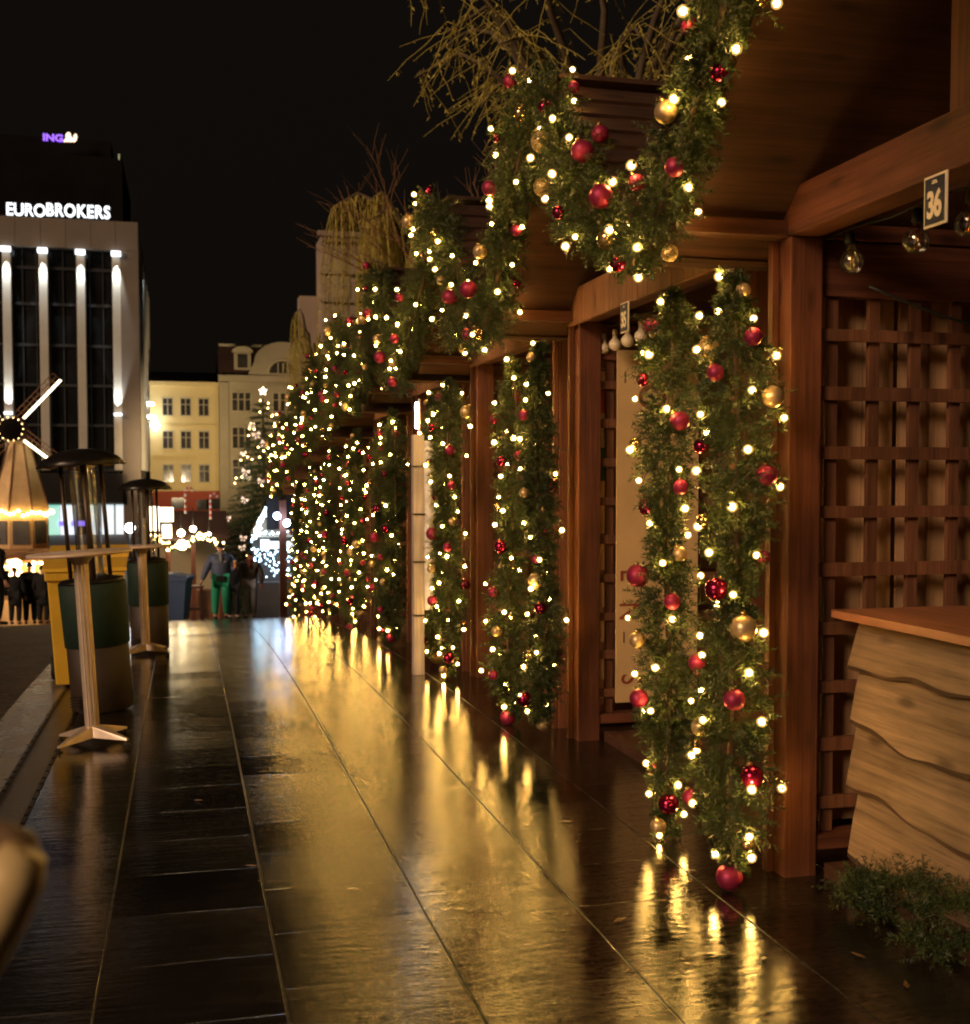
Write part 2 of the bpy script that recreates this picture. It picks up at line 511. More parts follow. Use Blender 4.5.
def mat_pavement():
    m, nt, b = mat_base('wet stone slabs')
    tc = nt.nodes.new('ShaderNodeTexCoord')
    sx = nt.nodes.new('ShaderNodeSeparateXYZ')
    nt.links.new(tc.outputs['Object'], sx.inputs[0])
    cb = nt.nodes.new('ShaderNodeCombineXYZ')
    # a slow wander so that the joints are not ruler straight
    wn = N(nt, 'ShaderNodeTexNoise', i_Scale=0.9, i_Detail=2.0)
    nt.links.new(tc.outputs['Object'], wn.inputs['Vector'])
    wa = N(nt, 'ShaderNodeMath', operation='MULTIPLY_ADD', i_1=0.05, i_2=-0.025)
    nt.links.new(wn.outputs['Fac'], wa.inputs[0])
    ax = N(nt, 'ShaderNodeMath', operation='ADD')
    nt.links.new(sx.outputs['Y'], ax.inputs[0])
    nt.links.new(wa.outputs[0], ax.inputs[1])
    nt.links.new(ax.outputs[0], cb.inputs[0])
    ay = N(nt, 'ShaderNodeMath', operation='ADD', i_1=0.282)
    nt.links.new(sx.outputs['X'], ay.inputs[0])
    nt.links.new(ay.outputs[0], cb.inputs[1])
    br = N(nt, 'ShaderNodeTexBrick', offset=0.37, offset_frequency=2, squash=1.0)
    br.inputs['Color1'].default_value = (0.0, 0.0, 0.0, 1)
    br.inputs['Color2'].default_value = (1, 1, 1, 1)
    br.inputs['Mortar'].default_value = (0.5, 0.5, 0.5, 1)
    br.inputs['Scale'].default_value = 1.0
    br.inputs['Mortar Size'].default_value = 0.005
    br.inputs['Mortar Smooth'].default_value = 0.35
    br.inputs['Bias'].default_value = 0.0
    br.inputs['Brick Width'].default_value = 0.47
    br.inputs['Row Height'].default_value = 0.565
    nt.links.new(cb.outputs[0], br.inputs['Vector'])
    fr = N(nt, 'ShaderNodeMath', operation='DIVIDE', i_1=0.565)
    nt.links.new(ay.outputs[0], fr.inputs[0])
    pp = N(nt, 'ShaderNodeMath', operation='PINGPONG', i_1=0.5)
    nt.links.new(fr.outputs[0], pp.inputs[0])
    lj = N(nt, 'ShaderNodeMapRange', i_1=0.004, i_2=0.0085, i_3=1.0, i_4=0.0)
    nt.links.new(pp.outputs[0], lj.inputs[0])
    xj = N(nt, 'ShaderNodeMath', operation='MULTIPLY', i_1=0.24)
    nt.links.new(br.outputs['Fac'], xj.inputs[0])
    jm = N(nt, 'ShaderNodeMath', operation='MAXIMUM')
    nt.links.new(lj.outputs[0], jm.inputs[0])
    nt.links.new(xj.outputs[0], jm.inputs[1])
    big = N(nt, 'ShaderNodeTexNoise', i_Scale=1.7, i_Detail=5.0, i_Roughness=0.62)
    nt.links.new(tc.outputs['Object'], big.inputs['Vector'])
    # worn streaks run across the walkway
    mp = N(nt, 'ShaderNodeMapping')
    mp.inputs['Scale'].default_value = (2.6, 21.0, 1.0)
    nt.links.new(tc.outputs['Object'], mp.inputs['Vector'])
    stk = N(nt, 'ShaderNodeTexNoise', i_Scale=1.3, i_Detail=4.0, i_Roughness=0.6)
    nt.links.new(mp.outputs[0], stk.inputs['Vector'])
    fine = N(nt, 'ShaderNodeTexNoise', i_Scale=75.0, i_Detail=6.0, i_Roughness=0.75)
    nt.links.new(tc.outputs['Object'], fine.inputs['Vector'])
    col = ramp(nt, big.outputs['Fac'], [(0.3, (0.009, 0.0075, 0.006)), (0.7, (0.024, 0.019, 0.015))])
    mxc = N(nt, 'ShaderNodeMix', data_type='RGBA', blend_type='MULTIPLY', i_0=0.55)
    nt.links.new(col.outputs[0], mxc.inputs[6])
    nt.links.new(br.outputs['Color'], mxc.inputs[7])
    mxm = N(nt, 'ShaderNodeMix', data_type='RGBA')
    nt.links.new(jm.outputs[0], mxm.inputs[0])
    nt.links.new(mxc.outputs[2], mxm.inputs[6])
    mxm.inputs[7].default_value = (0.012, 0.010, 0.008, 1)
    nt.links.new(mxm.outputs[2], b.inputs['Base Color'])
    # roughness: slab by slab, plus puddled patches
    r1 = N(nt, 'ShaderNodeMapRange', i_1=0.3, i_2=0.7, i_3=0.05, i_4=0.15)
    nt.links.new(big.outputs['Fac'], r1.inputs[0])
    sep = nt.nodes.new('ShaderNodeSeparateColor')
    nt.links.new(br.outputs['Color'], sep.inputs[0])
    r2 = N(nt, 'ShaderNodeMath', operation='MULTIPLY_ADD', i_1=0.09, i_2=-0.03)
    nt.links.new(sep.outputs[0], r2.inputs[0])
    ra = N(nt, 'ShaderNodeMath', operation='ADD')
    nt.links.new(r1.outputs[0], ra.inputs[0])
    nt.links.new(r2.outputs[0], ra.inputs[1])
    rb = N(nt, 'ShaderNodeMath', operation='MULTIPLY_ADD', i_1=0.16)
    nt.links.new(stk.outputs['Fac'], rb.inputs[0])
    rs = N(nt, 'ShaderNodeMath', operation='SUBTRACT', i_1=0.08)
    nt.links.new(ra.outputs[0], rs.inputs[0])
    nt.links.new(rs.outputs[0], rb.inputs[2])
    rj = N(nt, 'ShaderNodeMath', operation='MULTIPLY_ADD', i_1=0.5)
    nt.links.new(jm.outputs[0], rj.inputs[0])
    nt.links.new(rb.outputs[0], rj.inputs[2])
    nt.links.new(rj.outputs[0], b.inputs['Roughness'])
    b.inputs['IOR'].default_value = 1.5
    # the water film is broken: pores and worn grain reflect less
    mg = N(nt, 'ShaderNodeMapping')
    mg.inputs['Scale'].default_value = (24.0, 58.0, 24.0)
    nt.links.new(tc.outputs['Object'], mg.inputs['Vector'])
    gr = N(nt, 'ShaderNodeTexNoise', i_Scale=1.0, i_Detail=4.0, i_Roughness=0.7)
    nt.links.new(mg.outputs[0], gr.inputs['Vector'])
    g1 = N(nt, 'ShaderNodeMapRange', i_1=0.36, i_2=0.60, i_3=0.12, i_4=1.6)
    nt.links.new(gr.outputs['Fac'], g1.inputs[0])
    g2 = N(nt, 'ShaderNodeMapRange', i_1=0.32, i_2=0.58, i_3=0.30, i_4=1.0)
    nt.links.new(stk.outputs['Fac'], g2.inputs[0])
    g3 = N(nt, 'ShaderNodeMath', operation='MULTIPLY')
    nt.links.new(g1.outputs[0], g3.inputs[0])
    nt.links.new(g2.outputs[0], g3.inputs[1])
    nt.links.new(g3.outputs[0], b.inputs['Specular IOR Level'])
    # height: joints, slab rocking, chips and grain
    h1 = N(nt, 'ShaderNodeMath', operation='MULTIPLY', i_1=-0.008)
    nt.links.new(jm.outputs[0], h1.inputs[0])
    h2 = N(nt, 'ShaderNodeMath', operation='MULTIPLY_ADD', i_1=0.0003)
    nt.links.new(fine.outputs['Fac'], h2.inputs[0])
    nt.links.new(h1.outputs[0], h2.inputs[2])
    h3 = N(nt, 'ShaderNodeMath', operation='MULTIPLY_ADD', i_1=0.0015)
    nt.links.new(stk.outputs['Fac'], h3.inputs[0])
    nt.links.new(h2.outputs[0], h3.inputs[2])
    h3b = N(nt, 'ShaderNodeMath', operation='MULTIPLY_ADD', i_1=0.00065)
    nt.links.new(gr.outputs['Fac'], h3b.inputs[0])
    nt.links.new(h3.outputs[0], h3b.inputs[2])
    h3 = h3b
    h4 = N(nt, 'ShaderNodeMath', operation='MULTIPLY_ADD', i_1=0.0015)
    nt.links.new(sep.outputs[0], h4.inputs[0])
    nt.links.new(h3.outputs[0], h4.inputs[2])
    bp = N(nt, 'ShaderNodeBump', i_Strength=1.0, i_Distance=1.0)
    nt.links.new(h4.outputs[0], bp.inputs['Height'])
    # every slab is bedded at a slightly different tilt
    f2 = N(nt, 'ShaderNodeMath', operation='MULTIPLY', i_1=57.3)
    nt.links.new(sep.outputs[0], f2.inputs[0])
    f3 = N(nt, 'ShaderNodeMath', operation='FRACT')
    nt.links.new(f2.outputs[0], f3.inputs[0])
    tx = N(nt, 'ShaderNodeMath', operation='MULTIPLY_ADD', i_1=0.016, i_2=-0.008)
    nt.links.new(f3.outputs[0], tx.inputs[0])
    ty = N(nt, 'ShaderNodeMath', operation='MULTIPLY_ADD', i_1=0.030, i_2=-0.015)
    nt.links.new(sep.outputs[0], ty.inputs[0])
    tv = nt.nodes.new('ShaderNodeCombineXYZ')
    nt.links.new(tx.outputs[0], tv.inputs[0])
    nt.links.new(ty.outputs[0], tv.inputs[1])
    va = N(nt, 'ShaderNodeVectorMath', operation='ADD')
    nt.links.new(bp.outputs[0], va.inputs[0])
    nt.links.new(tv.outputs[0], va.inputs[1])
    vn = N(nt, 'ShaderNodeVectorMath', operation='NORMALIZE')
    nt.links.new(va.outputs[0], vn.inputs[0])
    nt.links.new(vn.outputs[0], b.inputs['Normal'])
    return m


def mat_cobble():
    m, nt, b = mat_base('wet cobbles')
    tc = nt.nodes.new('ShaderNodeTexCoord')
    vo = N(nt, 'ShaderNodeTexVoronoi', feature='DISTANCE_TO_EDGE', i_Scale=9.0)
    nt.links.new(tc.outputs['Object'], vo.inputs['Vector'])
    n = N(nt, 'ShaderNodeTexNoise', i_Scale=2.5, i_Detail=5.0)
    nt.links.new(tc.outputs['Object'], n.inputs['Vector'])
    col = ramp(nt, n.outputs['Fac'], [(0.3, (0.022, 0.016, 0.010)), (0.7, (0.075, 0.052, 0.028))])
    nt.links.new(col.outputs[0], b.inputs['Base Color'])
    b.inputs['Roughness'].default_value = 0.55
    pw = N(nt, 'ShaderNodeMapRange', i_1=0.0, i_2=0.22, i_3=0.0, i_4=0.012)
    nt.links.new(vo.outputs['Distance'], pw.inputs[0])
    bp = N(nt, 'ShaderNodeBump', i_Strength=1.0, i_Distance=1.0)
    nt.links.new(pw.outputs[0], bp.inputs['Height'])
    nt.links.new(bp.outputs[0], b.inputs['Normal'])
    return m


M['pave'] = mat_pavement()
M['cobble'] = mat_cobble()
M['kerb'] = plain('wet kerb stone', (0.17, 0.14, 0.10), 0.28, 0, 0.25, 3, 0.15)
M['drain'] = plain('drain channel stone', (0.075, 0.055, 0.036), 0.35, 0, 0.25, 5, 0.3)
M['iron'] = plain('cast iron', (0.02, 0.017, 0.014), 0.4, 0.6, 0.2, 9, 0.1)


# ------------------------------------------------------------------ ground
def strip(name, xs, ys, dz, mat, label=None):
    mb = MB()
    nx = len(xs)
    vs = [V((x, y, G(y) + dz)) for y in ys for x in xs]
    fs = []
    for j in range(len(ys) - 1):
        for i in range(nx - 1):
            a = j * nx + i
            fs.append((a, a + 1, a + nx + 1, a + nx))
    mb.add(vs, fs, 0, True)
    o = mb.build(name, mat)
    tag(o, kind='structure')
    return o


def lin(a, b, n):
    return [a + (b - a) * i / (n - 1) for i in range(n)]


strip('ground', lin(-160, 160, 5), lin(-15, 7, 3) + lin(8, 46, 39) + [60, 90, 130, 200, 320], -0.03, M['cobble'])
strip('pavement', [-0.74, 1.0, 3.0, 8.0], lin(-6, 7, 6) + lin(7.5, 44, 74), 0.0, M['pave'])
strip('drain_channel', [-0.93, -0.744], lin(-6, 7, 6) + lin(7.5, 44, 74), -0.006, M['drain'])
strip('kerb', [-1.22, -1.21, -0.934], lin(-6, 7, 6) + lin(7.5, 44, 74), 0.004, M['kerb'])
# slotted iron edges of the drain
for x in (-0.925, -0.752):
    mb = MB()
    y = 3.0
    while y < 16:
        L = rnd.uniform(0.10, 0.16)
        mb.box(x - 0.010, x + 0.010, y, y + L, G(y) - 0.003, G(y) + 0.006)
        y += L + 0.03
    o = mb.build('drain_grate', M['iron'])
    tag(o, 'long slotted iron edge of the drain ' + ('beside the pale kerb' if x < -0.9 else 'beside the wet slabs'), 'drain grate')

# ------------------------------------------------------------------ stalls
W2 = 1.18          # half width over the posts
XF = 2.33          # front face of the posts
XB = 4.35
EAVE_Y, EAVE_Z = 1.30, 2.49
RIDGE_Z = 3.59
VERGE_X = 1.82


def lattice(mb, x0, x1, y, z0, z1, sgn):
    # vertical laths behind, horizontal laths towards sgn
    n = int((x1 - x0) / 0.19)
    for i in range(n + 1):
        x = x0 + 0.05 + i * 0.19
        if x + 0.05 > x1: break
        mb.box(x, x + 0.05, y - 0.011, y + 0.011, z0, z1)
    k = 0
    z = z0 + 0.10
    while z < z1 - 0.05:
        ya = y + sgn * 0.0125
        mb.box(x0, x1, min(ya, ya + sgn * 0.022), max(ya, ya + sgn * 0.022), z, z + 0.052 + 0.004 * sin(k * 2.1))
        z += 0.238
        k += 1


def make_stall(first):
    root = thing('market_stall', 'x', 'market stall', (0, 0, 0), 0, 'wooden market stalls along the walkway')
    for sy in (-1, 1):
        for xf in (XF, XB - 0.14):
            mb = MB()
            y0 = sy * W2
            y1 = sy * (W2 - 0.14)
            mb.box(xf, xf + 0.14, min(y0, y1), max(y0, y1), -0.35, 2.565)
            mb.build('post', M['wood_z'], root, 0.005)
        # thin batten beside the post
        mb = MB()
        mb.box(XF - 0.032, XF - 0.004, sy * (W2 - 0.03) - 0.02, sy * (W2 - 0.03) + 0.02, -0.05, 2.56)
        mb.build('batten', M['wood_z'], root, 0.002)
        # wall plate that carries the roof and sticks out over the walkway
        mb = MB()
        mb.box(VERGE_X + 0.03, XB + 0.05, sy * 1.11 - 0.05, sy * 1.11 + 0.05, 2.567, 2.69 - 0.06)
        mb.build('wall_plate', M['wood_x'], root, 0.004)
        mb = MB()
        ya = sy * (W2 - 0.07)
        lattice(mb, XF + 0.145, XB - 0.145, ya, 0.16, 2.34, -1)
        mb.build('lattice', M['lath'], root, 0.0015)
        mb = MB()
        mb.box(XF + 0.142, XB - 0.142, ya - 0.035, ya + 0.035, 2.342, 2.56)
        mb.build('top_rail', M['wood_x'], root, 0.003)
        mb = MB()
        mb.box(XF + 0.142, XB - 0.142, ya - 0.06, ya + 0.05, 0.10, 0.158)
        mb.build('sill', M['wood_x'], root, 0.003)
    if not first:
        mb = MB()
        x = XF + 0.16
        while x < XB - 0.2:
            w = min(rnd.uniform(0.10, 0.13), XB - 0.15 - x)
            mb.box(x, x + w, -W2 + 0.135, -W2 + 0.153 + 0.004 * rnd.random(), 0.17, 2.33)
            x += w + (0.004 if rnd.random() < .7 else 0.03)
        mb.build('side_boards', M['side_board'], root)
    if first:
        mb = MB()
        x = XF + 0.15
        while x < XB - 0.2:
            w = min(rnd.uniform(0.10, 0.15), XB - 0.15 - x)
            mb.box(x, x + w, W2 + 0.03, W2 + 0.045 + 0.004 * rnd.random(), 0.17, 2.56)
            x += w + rnd.choice([0.004, 0.006, 0.03])
        mb.build('side_boards', M['side_board'], root)
    # front beam
    mb = MB()
    mb.box(XF - 0.004, XF + 0.13, -W2 - 0.002, W2 + 0.002, 2.568, 2.752)
    mb.build('beam', M['wood_y'], root, 0.006)
    if not first:
        mb = MB()
        y = -W2
        while y < W2 - 0.02:
            w = min(rnd.uniform(0.13, 0.17), W2 - y)
            mb.box(XF - 0.034 - rnd.uniform(0, 0.004), XF - 0.007, y + 0.003, y + w - 0.003, 2.545, 2.76)
            y += w
        mb.build('fascia_boards', M['pale_z'], root, 0.002)
    # king post, gable boarding
    mb = MB()
    mb.box(XF + 0.01, XF + 0.10, -0.05, 0.05, 2.737, RIDGE_Z - 0.10)
    mb.build('king_post', M['wood_z'], root, 0.004)
    mb = MB()
    slope = (RIDGE_Z - EAVE_Z) / EAVE_Y
    y = -1.10
    while y < 1.09:
        w = 0.155
        a, b_ = y, min(y + w, 1.10)
        za = RIDGE_Z - 0.07 - slope * abs(a)
        zb = RIDGE_Z - 0.07 - slope * abs(b_)
        if a < 0 < b_:
            pts = [(0, a, 2.74), (0, b_, 2.74), (0, b_, zb), (0, 0, RIDGE_Z - 0.07), (0, a, za)]
        else:
            pts = [(0, a, 2.74), (0, b_, 2.74), (0, b_, max(zb, 2.745)), (0, a, max(za, 2.745))]
        mb.prism([V(p) + V((XF + 0.62, 0, 0)) for p in pts], (0.02 + 0.002 * rnd.random(), 0, 0))
        y += w + 0.003
    mb.build('gable_boarding', M['dark_z'], root)
    # back wall and floor
    mb = MB()
    y = -W2 + 0.142
    while y < W2 - 0.15:
        w = min(0.14, W2 - 0.142 - y)
        mb.box(XB - 0.06, XB - 0.038 + 0.003 * rnd.random(), y + 0.002, y + w - 0.002, -0.2, 2.60)
        y += w
    mb.build('back_wall', M['dark_z'], root)
    mb = MB()
    mb.box(XF + 0.16, XB - 0.07, -W2 + 0.17, W2 - 0.17, -0.15, 0.06)
    mb.build('floor_deck', M['dark_x'], root)
    # roof slopes: overlapping board courses, stepped at the verge
    for sy in (-1, 1):
        mb = MB()
        nC = 10
        L = sqrt(EAVE_Y ** 2 + (RIDGE_Z - EAVE_Z) ** 2)
        u = V((0, sy * EAVE_Y, EAVE_Z - RIDGE_Z)).normalized()
        nrm = V((0, sy * (RIDGE_Z - EAVE_Z), EAVE_Y)).normalized()
        for i in range(nC):
            a = V((0, 0, RIDGE_Z)) + u * (L * i / nC)
            b_ = V((0, 0, RIDGE_Z)) + u * (L * (i + 1) / nC + 0.05)
            a2 = a + nrm * 0.004
            b2 = b_ + nrm * 0.030
            t = 0.024
            pts = [a2, b2, b2 + nrm * t, a2 + nrm * t]
            dx = rnd.uniform(-0.03, 0.03)
            pts = [p + V((VERGE_X + dx, 0, 0)) for p in pts]
            mb.prism(pts if sy < 0 else pts[::-1], (XB + 0.15 - VERGE_X - dx, 0, 0))
        mb.build('roof_slope', M['shingle'], root, 0.002)
        mb = MB()
        a = V((VERGE_X + 0.06, 0, RIDGE_Z + 0.001))
        b_ = a + u * (L - 0.02)
        pts = [a, b_, b_ - nrm * 0.016, a - nrm * 0.016]
        mb.prism(pts if sy < 0 else pts[::-1], (XB + 0.05 - VERGE_X - 0.06, 0, 0))
        mb.build('roof_lining', M['dark_x'], root)
    mb = MB()
    mb.box(VERGE_X + 0.02, XB + 0.14, -0.09, 0.09, RIDGE_Z + 0.03, RIDGE_Z + 0.055)
    mb.build('ridge_board', M['shingle'], root, 0.003)
    return root


ORD = ['first', 'second', 'third', 'fourth', 'fifth', 'sixth', 'seventh', 'eighth', 'ninth', 'tenth']
PITCH = 2.62
CEN = [3.30 + PITCH * k for k in range(9)]
stall1 = make_stall(True)
stall1['label'] = 'brown wooden market stall under the number 36 sign, open above a plank counter'
stall2 = make_stall(False)
stall2['label'] = 'wooden market stall with a tall cream banner inside, next behind the stall numbered 36'
stalls = [stall1, stall2]
for k in range(2, 9):
    c = copy_tree(stall2)
    c['label'] = 'brown wooden market stall, %s along the garlanded row counted from the number 36 stall' % ORD[k]
    stalls.append(c)
for k, s in enumerate(stalls):
    s.location = (0, CEN[k], G(CEN[k]))

# counter of the first stall
C1 = CEN[0]
mb = MB()
mb.box(2.50, 3.10, 2.0, 4.30, 1.055, 1.088)
ct = thing('plank_counter', 'wooden stall counter faced with wide wavy-edged planks below a reddish top', 'counter', (0, 0, 0))
mb.build('counter_top', M['counter_top'], ct, 0.004)
mb = MB()
mb.box(2.62, 3.05, 2.05, 4.20, 0.08, 1.05)
mb.build('counter_box', M['dark_y'], ct)
zs = [0.09, 0.355, 0.615, 0.875, 1.052]
for i in range(4):
    z0, z1 = zs[i], zs[i + 1]
    mb = MB()
    n = 60
    ph = rnd.uniform(0, 9)
    y0, y1 = 1.95, 4.235 + rnd.uniform(-0.012, 0.012)
    rows = []
    for j in range(n + 1):
        y = y0 + (y1 - y0) * j / n
        e = 0.020 * sin(y * 3.1 + ph) + 0.012 * sin(y * 7.7 + ph * 2) + 0.006 * sin(y * 19 + ph)
        endr = max(0, (j - n + 5) / 5)
        zb = z0 + e - 0.015 + 0.012 * endr * endr
        zt = z1 + 0.045 if i < 3 else z1
        xo = 2.555
        rows.append([V((xo + 0.026 + 0.014 * endr, y, zb)), V((xo - 0.010, y, zb + 0.010)), V((xo - 0.009, y, zb + 0.024 + 0.006 * sin(y * 11 + ph))),
                     V((xo + 0.012, y, (zb + zt) / 2)), V((xo + 0.044, y, zt)), V((xo + 0.062, y, zt)), V((xo + 0.062, y, zb + 0.004))])
    vs = [p for r in rows for p in r]
    fs = []
    for j in range(n):
        for k in range(7):
            k2 = (k + 1) % 7
            fs.append((j * 7 + k, (j + 1) * 7 + k, (j + 1) * 7 + k2, j * 7 + k2))
    fs.append(tuple(range(7)))
    fs.append(tuple(n * 7 + k for k in range(6, -1, -1)))
    mb.add(vs, fs, 0, False)
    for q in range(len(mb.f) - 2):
        if q % 7 in (0, 1, 6): mb.m[q] = 1  # dark lip: bark edge, with the shadow under the seam painted in
    o = mb.build('front_plank', [M['plank'], M['waney_shade']], ct)

# number signs on the beams
def number_sign(num, y, lab, yz):
    t = thing('number_sign', lab, 'sign', (XF - 0.048, y, yz), 0, 'stall number signs')
    mb = MB()
    mb.box(-0.003, 0.003, -0.058, 0.058, -0.080, 0.080)
    mb.build('plate', M['sign_white'], t, 0.001)
    mb = MB()
    mb.box(-0.0055, -0.0035, -0.050, 0.050, -0.072, 0.072)
    mb.build('blue_field', M['sign_blue'], t)
    rot = Matrix.Rotation(-pi / 2, 4, 'Z') @ Matrix.Rotation(pi / 2, 4, 'X')
    me = text_mesh(num, 0.100, 0.0008, M['sign_white'], 0.0032, spacing=0.92)
    me.transform(rot @ Matrix.Diagonal((0.80, 1.12, 1, 1)))
    link('digits', me, t, (-0.0068, 0, -0.016))
    mb = MB()
    mb.box(-0.0065, -0.0055, -0.014, 0.014, 0.052, 0.056)
    mb.box(-0.0065, -0.0055, -0.010, 0.010, 0.058, 0.062)
    mb.build('small_print', M['sign_white'], t)


number_sign('36', 3.33, 'white-edged blue number sign reading 36 below the nearest beam', 2.475)
number_sign('35', 6.06, 'small number sign reading 35 beside a row of milky bulbs', 2.47)

# festoon bulbs
def festoon(name, lab, pts, zc, x, clear, r):
    t = thing(name, lab, 'string lights', (x, pts[0], zc))
    mb = MB()
    ys = lin(pts[0] + 0.25, pts[-1] - 0.25, 25)
    mb.tube([(0, y - pts[0], 0.118 - 0.015 * sin((y - pts[0]) * 6.0) ** 2) for y in ys], 0.004, 6)
    mb.build('cable', M['cable'], t)
    for i, y in enumerate(pts):
        bb = MB()
        prof = [(0.001, -r)] + [(r * sin(a), -r * cos(a)) for a in lin(0.25, 2.2, 10)] + [(r * 0.42, r * 0.98), (r * 0.36, r * 1.4)]
        bb.lathe(prof, 20)
        b = bb.build('bulb', M['clear'] if clear else M['white_bulb'], t)
        b.location = (0, y - pts[0], -0.012)
        b.rotation_euler = (rnd.uniform(-0.35, 0.35) if clear else rnd.uniform(-.06, .06), rnd.uniform(-0.2, 0.2) if clear else 0, 0)
        sb = MB()
        sb.lathe([(r * 0.40, r * 1.38), (r * 0.42, r * 1.45), (r * 0.42, r * 2.2), (r * 0.3, r * 2.4)], 14)
        sb.build('socket', M['cable'] if clear else M['steel'], b)
        if clear:
            fb = MB()
            for sx in (-1, 1):
                fb.tube([(0.1 * r * sx, 0.35 * r * sx, -r * 0.6), (0.12 * r, 0.14 * r * sx, r * 0.9)], r * 0.06, 6)
            fb.tube([(0, 0.35 * r, -r * 0.6), (0, -0.35 * r, -r * 0.6)], r * 0.03, 5)
            fb.build('filament', M['brass'], b)


festoon('clear_bulb_string', 'string of large clear filament bulbs, unlit, under the beam of stall 36', [4.18, 3.76, 3.47, 3.05], 2.455, 2.50, True, 0.047)
festoon('milk_bulb_string', 'row of unlit milky white bulbs under the clad beam of the second stall', [7.0, 6.8, 6.59, 6.38, 6.17], 2.425, 2.50, False, 0.038)

# black cable sagging inside the first stall
mb = MB()
mb.tube([(2.60 + 0.9 * t, 4.22 - 0.1 * t, 2.36 - 0.19 * t - 0.05 * sin(pi * t)) for t in lin(0, 1, 14)], 0.006, 6)
tag(mb.build('power_cable', M['cable']), 'thin black cable sagging across the lattice of stall 36', 'cable')

# banner leaning on the far lattice of stall 2
by = CEN[1] + W2 - 0.07 - 0.075
bt = thing('banner', 'tall cream banner board with faded red sideways letters, fixed to a lattice wall', 'banner', (2.84, by, 1.315))
mb = MB()
mb.box(-0.27, 0.27, -0.006, 0.006, -1.085, 1.085)
mb.build('board', M['banner'], bt, 0.001)
rotb = Matrix.Rotation(pi / 2, 4, 'X')
for ch, dx, dz, sz in [('E', -0.185, -0.295, 0.19), ('N', -0.19, -0.52, 0.19), ('S', -0.175, -0.94, 0.19), ('O', -0.05, 0.80, 0.26), ('E', -0.06, -0.72, 0.2)]:
    me = text_mesh(ch, sz, 0.0006, M['banner_red'], 0.001)
    me.transform(rotb @ Matrix.Rotation(-pi / 2, 4, 'Z') @ Matrix.Diagonal((0.8, 1, 1, 1)))
    link('letter', me, bt, (dx, -0.0075, dz))
mb = MB()
for dz in (0.92, -0.68):
    mb.box(-0.222, -0.216, -0.0085, -0.0062, dz - 0.035, dz + 0.035)
mb.build('clip', M['black'], bt)
mb = MB()
mb.box(2.47, 2.58, by + 0.115, by + 0.125, 2.02, 2.21, 0)
mb.box(2.47, 2.575, by + 0.115, by + 0.125, 1.82, 2.01, 1)
mb.box(2.47, 2.58, by + 0.115, by + 0.125, 1.60, 1.81, 2)
o = mb.build('flag_sticker', [plain('pink print', (0.42, 0.05, 0.05), 0.5), plain('cream print', (0.5, 0.4, 0.24), 0.5), plain('green print', (0.03, 0.11, 0.05), 0.5)])
tag(o, 'striped red, cream and green card behind the lattice beside the cream banner', 'card')

# ------------------------------------------------------------------ garlands
BULB = MB()
BULB.ball((0, 0, 0), 0.0112, 5)
BULB.lathe([(0.0062, 0.0128), (0.0062, 0.030), (0.003, 0.033)], 6, mi=1)
BULB.ball((0, 0, 0), 0.0205, 5, mi=2)  # outer ball added as the bulb's halo of light
BULB_ME = BULB.mesh('light_bulb', [M['bulb'], M['socket'], M['halo_glow']])


def bauble_mesh(mat):
    b = MB()
    b.ball((0, 0, 0), 1.0, 12)
    b.lathe([(0.26, 0.955), (0.26, 1.16), (0.2, 1.19)], 12, mi=1)
    b.tube([(0.09 * cos(a), 0, 1.25 + 0.09 * sin(a)) for a in lin(-0.5, pi + 0.5, 7)], 0.02, 5, 1)
    return b.mesh('bauble', [mat, M['cap']])


BAUB = [bauble_mesh(M[k]) for k in ('red_matte', 'gold_matte', 'red_shine', 'gold_shine')]


def spray(mb, base, d, L, nn, nl, w, rg):
    """a twig tip: needles set around a short stem"""
    d = d.normalized()
    u = d.orthogonal().normalized()
    v = d.cross(u)
    bend = V((rg.uniform(-1, 1), rg.uniform(-1, 1), rg.uniform(-1.2, .6))) * 0.25 * L
    for i in range(nn):
        t = (i + rg.random()) / nn
        p = base + d * (L * t) + bend * t * t
        a = rg.uniform(0, 2 * pi)
        out = u * cos(a) + v * sin(a)
        nd = (out * 0.95 + d * rg.uniform(0.35, 1.0)).normalized()
        l = nl * rg.uniform(0.7, 1.2) * (1 - 0.35 * t)
        side = nd.cross(V((rg.uniform(-1, 1), rg.uniform(-1, 1), rg.uniform(-1, 1)))).normalized() * w
        o = len(mb.v)
        mb.v += [tuple(p - side), tuple(p + side), tuple(p + nd * l)]
        mb.f.append((o, o + 1, o + 2))
        mb.m.append(0)
        mb.smooth.append(False)


